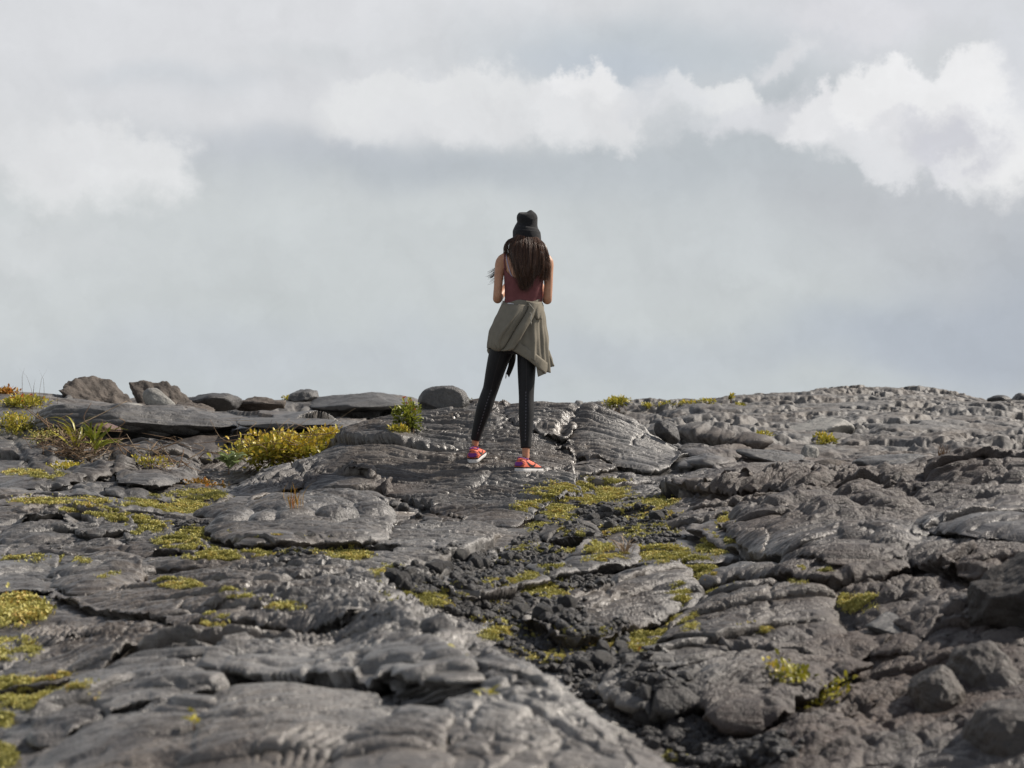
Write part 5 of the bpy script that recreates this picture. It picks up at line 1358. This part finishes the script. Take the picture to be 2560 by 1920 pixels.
def pebbles(pts,rad,rs):
    n=len(pts); m=len(ICO_V)
    V=np.repeat(ICO_V[None],n,0)
    for k in range(4):          # knock flat faces on every pebble
        nn=rs.normal(0,1,(n,3)); nn/=np.linalg.norm(nn,axis=1,keepdims=True); h=rs.uniform(.45,.85,(n,1))
        d=np.einsum('nij,nj->ni',V,nn); V=V-np.maximum(d-h,0)[:,:,None]*nn[:,None,:]
    V=V*(1+rs.normal(0,.06,(n,m,1)))
    S=rs.uniform(.65,1.2,(n,1,3)); S[:,:,2]*=.8
    V=V*S*rad[:,None,None]; a=rs.uniform(0,6.28,n); c,s=np.cos(a)[:,None],np.sin(a)[:,None]
    X=V[:,:,0]*c-V[:,:,1]*s; Yv=V[:,:,0]*s+V[:,:,1]*c
    V=np.stack([X,Yv,V[:,:,2]],-1)+pts[:,None,:]
    Fx=(ICO_F[None]+(np.arange(n)*m)[:,None,None]).reshape(-1,3)
    return V.reshape(-1,3),Fx
qx,qy=patch_points(GRAVEL,13000,gr); H3=hits(qx,qy); rad=gr.lognormal(math.log(.0105),.42,len(H3))
keep=(H3[:,1]<10.5)&(behind_hump(H3[:,0],H3[:,1])>.3); H3=H3[keep]; rad=np.clip(rad[keep],.004,.022); H3[:,2]+=rad*.35
V,Fx=pebbles(H3,rad,gr)
MR_PEB=rock_mat('dark_pebbles',(.012,.011,.011),(.046,.042,.040))
tag(fast_mesh('gravel',V,tris=Fx,mats=[MR_PEB],smooth=False),'loose dark lava gravel filling the trough between the plates','gravel',kind='stuff')
protos=[rock_mesh('loose_stone',(1,.9,.8),300+i,MR_DARK if i%3 else MR_GREY,planes=8,sub=3,rough=.08) for i in range(6)]
used=set()
qx,qy=patch_points([(930,1250,80,24),(1040,1225,70,20),(1090,1200,40,12),(1180,1330,80,30),(1300,1440,90,26),(1420,1540,80,40),(1250,1130,80,22),(1380,1110,80,22),(650,1190,90,10),(880,1270,40,14)],95,gr); H4=hits(qx,qy); H4=H4[behind_hump(H4[:,0],H4[:,1])>.3]
for i,p in enumerate(H4):
    k=i%6; o=protos[k]
    if k in used: o=o.copy(); COL.objects.link(o)
    used.add(k)
    r=float(np.clip(gr.lognormal(math.log(.024),.3),.014,.045))
    o.scale=(r,r,r); o.rotation_euler=tuple(gr.uniform(0,6.28,3)); o.location=(p[0],p[1],p[2]+r*.45)
    tag(o,'loose fist sized lava stone lying in the gravel trough','stone','loose stones in the gravel trough')

# ------------------------------------------------------------------ plants
def leaf_mat(name,cols,rough=.5,trans=.25):
    m,nt,b=new_mat(name); at=N(nt,'ShaderNodeAttribute',attribute_name='tone')
    c=ramp(nt,at.outputs['Fac'],[(i/(len(cols)-1),c) for i,c in enumerate(cols)])
    tc=N(nt,'ShaderNodeTexCoord'); n=noise(nt,tc.outputs['Object'],60,3,.6)
    c=mixc(nt,1,c,ramp(nt,n.outputs[0],[(.3,(.75,)*3),(.7,(1.2,)*3)]),'MULTIPLY')
    link(nt,c,b.inputs['Base Color']); b.inputs['Roughness'].default_value=rough; b.inputs['Specular IOR Level'].default_value=.4
    tr=N(nt,'ShaderNodeBsdfTranslucent'); link(nt,c,tr.inputs['Color']); mx=N(nt,'ShaderNodeMixShader'); mx.inputs[0].default_value=trans
    out=[x for x in nt.nodes if x.type=='OUTPUT_MATERIAL'][0]
    link(nt,b.outputs[0],mx.inputs[1]); link(nt,tr.outputs[0],mx.inputs[2]); link(nt,mx.outputs[0],out.inputs[0])
    return m
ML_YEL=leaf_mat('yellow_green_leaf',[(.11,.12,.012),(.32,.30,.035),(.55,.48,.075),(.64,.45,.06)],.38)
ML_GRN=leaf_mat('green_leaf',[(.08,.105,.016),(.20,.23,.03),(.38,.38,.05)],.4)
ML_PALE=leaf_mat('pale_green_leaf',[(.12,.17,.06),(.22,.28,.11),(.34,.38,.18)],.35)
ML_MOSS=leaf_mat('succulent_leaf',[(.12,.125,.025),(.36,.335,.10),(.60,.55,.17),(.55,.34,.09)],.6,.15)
ML_DRY=leaf_mat('dry_stalk',[(.14,.085,.05),(.26,.17,.10),(.36,.28,.19)],.8,.1)
ML_ORG=leaf_mat('orange_leaf',[(.20,.13,.02),(.42,.23,.03),(.52,.16,.03)],.5)
ML_RED=leaf_mat('orange_red_petal',[(.50,.10,.03),(.65,.20,.05)],.6)
M_STEM=plain('brown_stem',(.12,.075,.045),.8)
def leaves(P,D,L,Wd,rs,tone,fold=.25,bend=.3):
    """one bent, folded leaf per row: base P, direction D, length L, width Wd"""
    n=len(P); D=D/np.linalg.norm(D,axis=1,keepdims=True)
    R=np.cross(D,np.array([0,0,1.])+rs.normal(0,.35,(n,3))); R/=np.linalg.norm(R,axis=1,keepdims=True)+1e-9
    U=np.cross(R,D); L=L[:,None]; Wd=Wd[:,None]
    mid=P+D*L*.5+U*L*bend*.25; tip=P+D*L-U*L*bend*.2; q=P+D*L*.22+U*L*bend*.12; h=P+D*L*.78+U*L*bend*.12
    V=np.stack([P,q+R*Wd*.36+U*Wd*fold*.4,mid+R*Wd*.5+U*Wd*fold*.5,h+R*Wd*.36+U*Wd*fold*.4,tip,h-R*Wd*.36+U*Wd*fold*.4,mid-R*Wd*.5+U*Wd*fold*.5,q-R*Wd*.36+U*Wd*fold*.4,mid,q,h],1)
    T=np.array([[0,1,9],[0,9,7],[4,5,10],[4,10,3]]); Q=np.array([[9,1,2,8],[9,8,6,7],[8,2,3,10],[8,10,5,6]])
    o=(np.arange(n)*11)[:,None,None]
    return V.reshape(-1,3),(Q[None]+o).reshape(-1,4),(T[None]+o).reshape(-1,3),np.repeat(tone,11)
def leafy(name,P,D,L,Wd,rs,mat,tone,parent=None,loc=None,**k):
    V,Q,T,t=leaves(P,D,L,Wd,rs,np.clip(tone,0,1),**k)
    if loc is not None: V=V-np.array(loc)
    o=fast_mesh(name,V,quads=Q,tris=T,mats=[mat],parent=parent)
    a=o.data.attributes.new('tone','FLOAT','POINT'); a.data.foreach_set('value',t.astype(np.float32)); return o
def stems(name,paths,r,mat,parent=None,loc=(0,0,0),tone=None):
    parts=[]
    for p in paths:
        S=spline(p,8); parts.append(loft([Vector(s)-Vector(loc) for s in S],[r*(1-.6*i/7) for i in range(8)],5))
    V,Fc=merge(parts); o=mesh_obj(name,V,Fc,[mat],parent)
    a=o.data.attributes.new('tone','FLOAT','POINT'); a.data.foreach_set('value',np.repeat([random.random() for _ in parts],40).astype(np.float32)[:len(V)]); return o
def shrub(name,c,r,n,L,mat,label,cat='shrub',seed=1,group=None,upright=.6,toneb=.5,stem=14,flower=None,wr=.45,lumps=9):
    """a leafy bush: sprays of leaves on thin stems from its foot; c is the crown's middle, r its half sizes"""
    rs=np.random.default_rng(seed); c=np.array(c); foot=np.array([c[0],c[1],min(c[2]-r[2]*.8,gz(c[0],c[1])+.05)])
    root=empty(name,tuple(foot),label,cat,group)
    K=rs.normal(0,1,(lumps,3)); K/=np.linalg.norm(K,axis=1,keepdims=True)+1e-9; K*=rs.uniform(.3,.8,(lumps,1))
    w=rs.integers(0,lumps,n); B=K[w]+rs.normal(0,.27,(n,3)); ln=np.linalg.norm(B,axis=1); ok=ln<1.25; B=B[ok]; w=w[ok]; n=len(B)
    P=c+B*np.array(r); g=gzs(P[:,0],P[:,1]); P[:,2]=np.maximum(P[:,2],g+rs.uniform(.0,.03,n))
    D=B*.8+rs.normal(0,.6,(n,3)); D[:,2]+=upright
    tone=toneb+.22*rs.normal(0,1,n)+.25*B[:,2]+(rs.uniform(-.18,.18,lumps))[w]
    leafy('foliage',P,D,L*rs.uniform(.6,1.25,n),L*wr*rs.uniform(.8,1.2,n),rs,mat,tone,root,foot)
    paths=[]
    for i in range(stem):
        e=c+K[i%lumps]*np.array(r)*rs.uniform(.8,1.15); b=foot+np.array([rs.normal(0,r[0]*.3),rs.normal(0,r[1]*.3),-.02])
        paths.append([tuple(b),tuple((b+e)/2+rs.normal(0,.1,3)*np.array(r)),tuple(e)])
    stems('stem',paths,.0035*max(1,c[1]/14),M_STEM,root,foot)
    if flower:
        fn=flower; q=rs.choice(n,min(fn*1,n),p=np.exp(3*B[:,2])/np.exp(3*B[:,2]).sum()); PP=[];DD=[]
        for i in q:
            for k in range(9): d=rs.normal(0,1,3); d[2]=abs(d[2]); d/=np.linalg.norm(d); PP.append(P[i]+np.array([0,0,L*.8])+d*L*.15); DD.append(d)
        PP=np.array(PP); DD=np.array(DD); 
        for j in range(len(q)): sl_=slice(j*9,j*9+9); leafy('flower',PP[sl_],DD[sl_],np.full(9,L*.42),np.full(9,L*.3),rs,ML_RED,rs.uniform(0,1,9),root,foot)
    return root
def at(qx,qy,Y): return Q2W(qx,qy,Y)
px=lambda n,Y: n/F*Y
shrub('yellow_shrub',at(604,974,11.9),(px(132,11.9),.28,px(37,11.9)),1700,.052,ML_YEL,'wide yellow leaved bush between the thin slab and the mound',seed=4,lumps=26,stem=30,toneb=.62)
shrub('yellow_shrub',at(715,943,12.1),(px(48,12),.18,px(18,12)),420,.036,ML_YEL,'narrow right hand tail of yellow leaves next to the wide bush',seed=14,lumps=8,stem=8,toneb=.6)
shrub('flowering_shrub',at(884,902,11.05),(px(30,11.0),.09,px(36,11.0)),520,.036,ML_GRN,'green bush with orange flowers growing in the cleft below the boulder',seed=6,lumps=9,flower=5,toneb=.55)
shrub('flowering_shrub',at(856,938,10.9),(px(26,10.9),.07,px(14,10.9)),200,.028,ML_YEL,'small yellow leaves trailing from the cleft under the flowering bush',seed=26,lumps=6,toneb=.5)
shrub('flowering_shrub',at(62,872,14.3),(px(58,14.3),.25,px(24,14.3)),700,.042,ML_YEL,'yellow green bush with red flowers behind the left end of the long slab',seed=7,lumps=14,flower=9,toneb=.5)
shrub('orange_shrub',at(12,862,15.0),(px(26,15),.2,px(22,15)),260,.045,ML_ORG,'orange tinged bush at the left edge under the skyline',seed=8,lumps=7,toneb=.5)
shrub('low_shrub',at(38,918,13.0),(px(62,13),.25,px(26,13)),700,.030,ML_YEL,'low yellow green growth left of the long slab',seed=9,lumps=16,toneb=.42,upright=.3)
shrub('low_shrub',at(95,938,12.3),(px(42,12.3),.2,px(18,12.3)),350,.024,ML_MOSS,'fine leaved mat of green above the cracked grey dome at the left edge',seed=10,lumps=10,toneb=.5,upright=.2)
shrub('round_bush',at(641,888,19.5),(px(28,19.5),.2,px(15,19.5)),380,.05,ML_YEL,'small round bright bush in front of the skyline knob',seed=11,lumps=9,toneb=.5)
shrub('round_bush',at(1332,869,23.5),(px(28,23.5),.25,px(11,23.5)),380,.06,ML_YEL,'low bush on the skyline just right of the mound',seed=12,lumps=9,toneb=.35)
shrub('small_bush',at(1780,950,17.0),(px(24,17),.15,px(13,17)),300,.045,ML_YEL,'small bright green bush between pale rocks on the far right slope',seed=13,lumps=6,toneb=.5,upright=.9)
shrub('small_bush',at(1650,958,16.4),(px(20,16.4),.12,px(7,16.4)),140,.04,ML_YEL,'tiny bright tuft beside the pale rounded stone',seed=15,lumps=4,toneb=.5)
shrub('small_bush',at(1010,892,12.05),(px(12,12),.05,px(5,12)),60,.02,ML_YEL,'tiny tuft in the joint behind the boulder',seed=16,lumps=3,toneb=.4)
for i,(x,y,w,h) in enumerate([(1440,876,22,4),(1490,872,20,5),(1530,868,26,6),(1580,856,5,6),(1600,884,10,5),(760,902,24,6),(1400,878,14,4)]):
    Yd=20 if x<900 else 24
    shrub('yellow_tuft',at(x,y,Yd),(px(w,Yd),.15,px(h,Yd)),110,.045,ML_YEL,'patch of yellow growth low on the far lava slope','plant',seed=40+i,group='yellow tufts on the far slopes',lumps=5,stem=4,toneb=.45)
shrub('hollow_shrub',at(330,1000,10.9),(px(50,11),.15,px(14,11)),150,.028,ML_YEL,'sparse yellow leaves among bare vines in the left hollow',seed=17,lumps=7,stem=16,toneb=.55)
shrub('hollow_shrub',at(150,1012,11.0),(px(48,11),.15,px(12,11)),260,.026,ML_YEL,'low yellow green leaves at the foot of the dry twigs',seed=18,lumps=8,toneb=.5)
shrub('hollow_shrub',at(440,1062,10.2),(px(60,10.2),.2,px(9,10.2)),260,.024,ML_ORG,'low orange leaves at the lower end of the mound slope','plant',seed=19,lumps=9,toneb=.3)
shrub('trailing_plant',at(1745,1520,4.05),(px(92,4.05),.10,px(30,4.05)),420,.020,ML_YEL,'leafy plant growing from under the edge of the big tilted plate, dry roots hanging below',seed=20,lumps=14,toneb=.40)
shrub('tiny_plant',at(1362,1478,4.45),(px(20,4.45),.03,px(16,4.45)),80,.018,ML_ORG,'tiny orange and green plant at the right side of the gravel trough','plant',seed=21,lumps=5,toneb=.35)
def sprout(name,qx,qy,Y,n,L,wd,mat,label,seed,cat='plant',up=.8,tone=.5,group=None,fan=1.0,dy=0):
    """long leaves fanning out from one foot"""
    rs=np.random.default_rng(seed); c=np.array(Q2W(qx,qy,Y)); root=empty(name,tuple(c),label,cat,group)
    a=rs.uniform(0,2*np.pi,n); D=np.stack([np.cos(a)*fan,np.sin(a)*fan,rs.uniform(.3,1.3,n)*up],1)
    P=np.repeat(c[None],n,0)+rs.normal(0,.006,(n,3))+np.stack([np.zeros(n),np.zeros(n),rs.uniform(0,L*.5,n)],1)
    leafy('leaf',P,D,L*rs.uniform(.6,1.1,n),np.full(n,wd)*rs.uniform(.8,1.2,n),rs,mat,tone+.2*rs.normal(0,1,n),root,c,bend=.5)
    stems('stem',[[tuple(c+np.array([0,0,-.04])),tuple(c+np.array([0,0,L*.15])),tuple(c+np.array([0,0,L*.5]))]],max(.002,wd*.08),M_STEM,root,c)
    return root
sprout('broad_leaved_plant',494,1012,10.85,26,.11,.036,ML_PALE,'pale green plant with broad leaves in front of the wide yellow bush',31)
sprout('broad_leaved_plant',508,1000,10.95,16,.09,.03,ML_PALE,'second broad leaved plant half hidden by the first',32,tone=.3)
sprout('young_plant',985,1425,3.45,9,.036,.016,ML_YEL,'small yellow leaved plant growing from a crack in the near hump',33,tone=.6)
sprout('young_plant',1012,1450,3.3,5,.030,.009,ML_ORG,'orange withered leaves just below the small yellow leaved plant',34,tone=.5,up=-.2)
sprout('young_plant',1045,1512,3.02,9,.030,.010,ML_YEL,'small pale sprout at the lower end of the crack in the near hump',35,tone=.5)
sprout('young_plant',418,1560,2.98,8,.022,.010,ML_YEL,'tiny yellow plant on the smooth near hump',36,tone=.55)
sprout('fern',205,985,11.6,26,.24,.022,ML_GRN,'green fern in front of the long overhanging slab',37,up=1.2,tone=.65)
sprout('fern',165,975,11.7,16,.26,.016,ML_YEL,'yellowing fern frond beside the dry twigs',38,up=1.4,tone=.3)
def tuft(name,qx,qy,n,L,mat,label,seed,cat='grass',spread=.5,group=None,tone=.5,thick=.004,ymin=0):
    rs=np.random.default_rng(seed); x,y,z=hit(qx,qy,ymin=ymin); c=np.array([x,y,z]); root=empty(name,tuple(c),label,cat,group)
    a=rs.uniform(0,2*np.pi,n); D=np.stack([np.cos(a)*spread,np.sin(a)*spread,rs.uniform(.6,1.2,n)],1)
    P=c+np.stack([rs.normal(0,L*.10,n),rs.normal(0,L*.10,n),np.full(n,-.01)],1)
    leafy('blade',P,D,L*rs.uniform(.5,1.1,n),np.full(n,thick),rs,mat,tone+.25*rs.normal(0,1,n),root,c,bend=.6,fold=.1); return root
tuft('grass_tuft',638,1098,26,.13,ML_ORG,'orange grass tuft in front of the rolled lava',51,spread=.25)
tuft('grass_tuft',1352,1196,40,.11,ML_DRY,'dry straw coloured grass tuft right of the gravel trough',52,spread=.7,tone=.8)
tuft('grass_tuft',1392,1190,14,.07,ML_YEL,'small green grass tuft next to the dry straw tuft',53,spread=.8)
tuft('grass_tuft',2040,1000,60,.20,ML_DRY,'reddish brown dry tuft behind the right hand ridge',54,spread=.35,tone=.0,thick=.006,ymin=13)
for i,(x,y) in enumerate([(85,868),(92,872),(70,874)]):
    tuft('stalk',x,900,3,.42,ML_DRY,'tall bare stalks rising above the left skyline',55+i,cat='plant',spread=.12,group='bare stalks on the left',tone=.2)
def twigs(name,c,r,n,label,seed,mat,cat='plant',rad=.0035,hang=0.0,curl=.5):
    rs=np.random.default_rng(seed); c=np.array(c); root=empty(name,tuple(c),label,cat)
    for q in range(1):
        paths=[]
        for i in range(n):
            b=c+rs.normal(0,.45,3)*np.array(r); 
            if hang: b[2]=c[2]+abs(r[2])*.5; e=b+np.array([rs.normal(0,.25)*r[0],rs.normal(0,.3)*r[1],-abs(hang)*rs.uniform(.5,1.1)])
            else: e=b+rs.normal(0,curl,3)*np.array(r)+np.array([0,0,rs.uniform(0,r[2]*1.0)])
            m=(b+e)/2+rs.normal(0,.22,3)*np.array(r); paths.append([tuple(b),tuple(m),tuple(e)])
        o=stems('twig_mass',paths,rad,mat,root,c)
    return root
twigs('dry_twigs',at(165,985,11.7),(px(70,11.7),.25,px(34,11.7)),200,'tangle of dry brown twigs under the long overhanging slab',61,ML_DRY,rad=.0035)
twigs('dry_twigs',at(150,940,11.9),(px(70,11.9),.2,px(36,11.9)),18,'a few long bare stems rising from the tangle of dry twigs',62,ML_DRY,rad=.005,curl=.9)
twigs('bare_vine',at(350,990,10.9),(px(70,10.9),.2,px(30,10.9)),36,'bare looping vines over the boulders of the left hollow',63,ML_DRY,rad=.004,curl=.8)
twigs('dry_roots',at(1690,1562,3.98),(px(70,4),.05,px(16,4)),80,'pale dry roots hanging under the trailing plant',64,ML_DRY,rad=.0016,hang=.075)
twigs('bush_twigs',at(600,965,11.8),(px(120,11.8),.2,px(30,11.8)),40,'thin bare twigs sticking out of the wide yellow bush',65,ML_DRY,rad=.003,curl=.8)
tuft('grass_tuft',150,1010,22,.10,ML_GRN,'green grass blades under the fern',58,spread=.5)

# ---- the mat of small succulents that fills the joints
MOSS=[(1290,1078,60,8,.5),(1190,1140,46,12,.5),(1230,1160,40,10,.6),(1160,1190,46,10,.6),(1270,1185,50,10,.6),(1190,1240,40,12,.7),(1060,1300,50,10,.7),(1180,1290,40,10,.6),(1080,1340,50,8,.5),(1330,1395,50,14,.7),(1380,1400,36,14,.6),(1460,1350,40,16,.5),(1480,1290,30,16,.7),(1545,1262,34,10,.7),(1540,1190,30,10,.6),(1400,1150,50,12,.5),(870,1262,40,8,.6),(300,1150,40,7,.7),(410,1190,50,7,.8),(1250,1068,92,20),(1300,1052,50,14),(1180,1098,60,13,.8),(1390,1108,58,16,.6),(1420,1085,40,10,.5),(1215,1120,40,9,.5),(922,1294,72,15),(990,1304,50,9),(1135,1268,82,22),(1120,1318,42,7),(1125,1376,70,14),(1243,1411,102,20),
      (1230,1436,42,7),(1430,1200,50,16),(1200,1165,30,8,.6),(1100,1217,36,7),(1330,1215,60,12,.5),(1505,1232,34,22),(1530,1275,30,12,.6),(1572,1132,18,12),(1400,1370,44,22,.35),(1745,1254,42,8),(1845,1308,42,18,.8),(1640,1365,40,4,.5),
      (170,1103,36,6),(220,1112,40,7),(280,1124,40,7),(335,1136,30,7),(360,1098,78,14),(430,1072,54,12,.7),(330,1078,50,8,.5),(440,1158,52,12),(380,1172,42,8),(480,1204,80,8),(590,1192,60,8,.6),(660,1190,60,8,.5),(755,1201,40,10),
      (390,1266,46,7),(510,1290,28,7,.7),(470,1350,26,6,.7),(250,1250,30,6,.5),(150,1215,40,6,.5),(60,1210,50,5,.5),(36,1326,56,26,1.3),(20,1408,52,20,.8),(60,1502,105,26,.8),(0,1562,22,14,.6),(8,1645,20,18,.7),
      (180,1085,60,7,.4),(90,1085,60,6,.4),(60,1022,50,6,.8),(110,1030,40,6,.5),(840,1240,30,10,.4),(1470,1640,26,9),(640,1175,90,5,.6),(700,1178,70,5,.5),(1300,1150,60,8,.4),(620,1316,40,5,.35),(1560,1170,40,7,.4),(1190,1190,60,6,.4)]
mr=np.random.default_rng(99)
# tufts are scattered on the ground itself, thinning out unevenly towards the rim of each patch
pos=[];hgt=[];ton=[]
for p in MOSS:
    n=int(p[2]*p[3]*(p[4] if len(p)>4 else 1)*6.5)
    x,y=patch_points([p[:4]],n,mr); h3=hits(x,y)
    
    if 900<p[0]<1560 and p[1]<1600: h3=h3[behind_hump(h3[:,0],h3[:,1])>.3]
    if len(h3)<3: continue
    yc=np.median(h3[:,1]); ok=np.abs(h3[:,1]-yc)<.9; h3=h3[ok]
    gap=fbm(h3[:,0]*7,h3[:,1]*7,3,91); h3=h3[gap>(-.22 if 1000<p[0]<1560 and p[1]>1180 else -.08)+mr.normal(0,.09,len(h3))]
    pos.append(h3); k=len(h3); thick=1.9 if (len(p)>4 and p[4]>1.2) else 1.0
    hgt.append(np.full(k,.0075*thick)); ton.append(np.full(k,mr.uniform(.42,.62))+.35*fbm(h3[:,0]*6,h3[:,1]*6,2,92))
pos=np.concatenate(pos); hgt=np.concatenate(hgt); ton=np.concatenate(ton)
n=len(pos); k=3
P=np.repeat(pos,k,0)+mr.normal(0,.005,(n*k,3))*np.array([1,1,.4]); D=mr.normal(0,.55,(n*k,3)); D[:,2]=np.abs(D[:,2])+.5
L=np.repeat(hgt,k)*mr.uniform(.7,1.5,n*k)*np.clip(P[:,1]/6,.75,1.25)
P[:,2]+=mr.uniform(-.002,.008,n*k)*np.repeat(hgt/.011,k)
o=leafy('ground_cover',P,D,L,L*.55,mr,ML_MOSS,np.repeat(ton,k)+.16*mr.normal(0,1,n*k))
tag(o,'yellow green mat of small succulent plants filling the joints of the lava','ground cover',kind='stuff')
print('moss leaves',len(P))
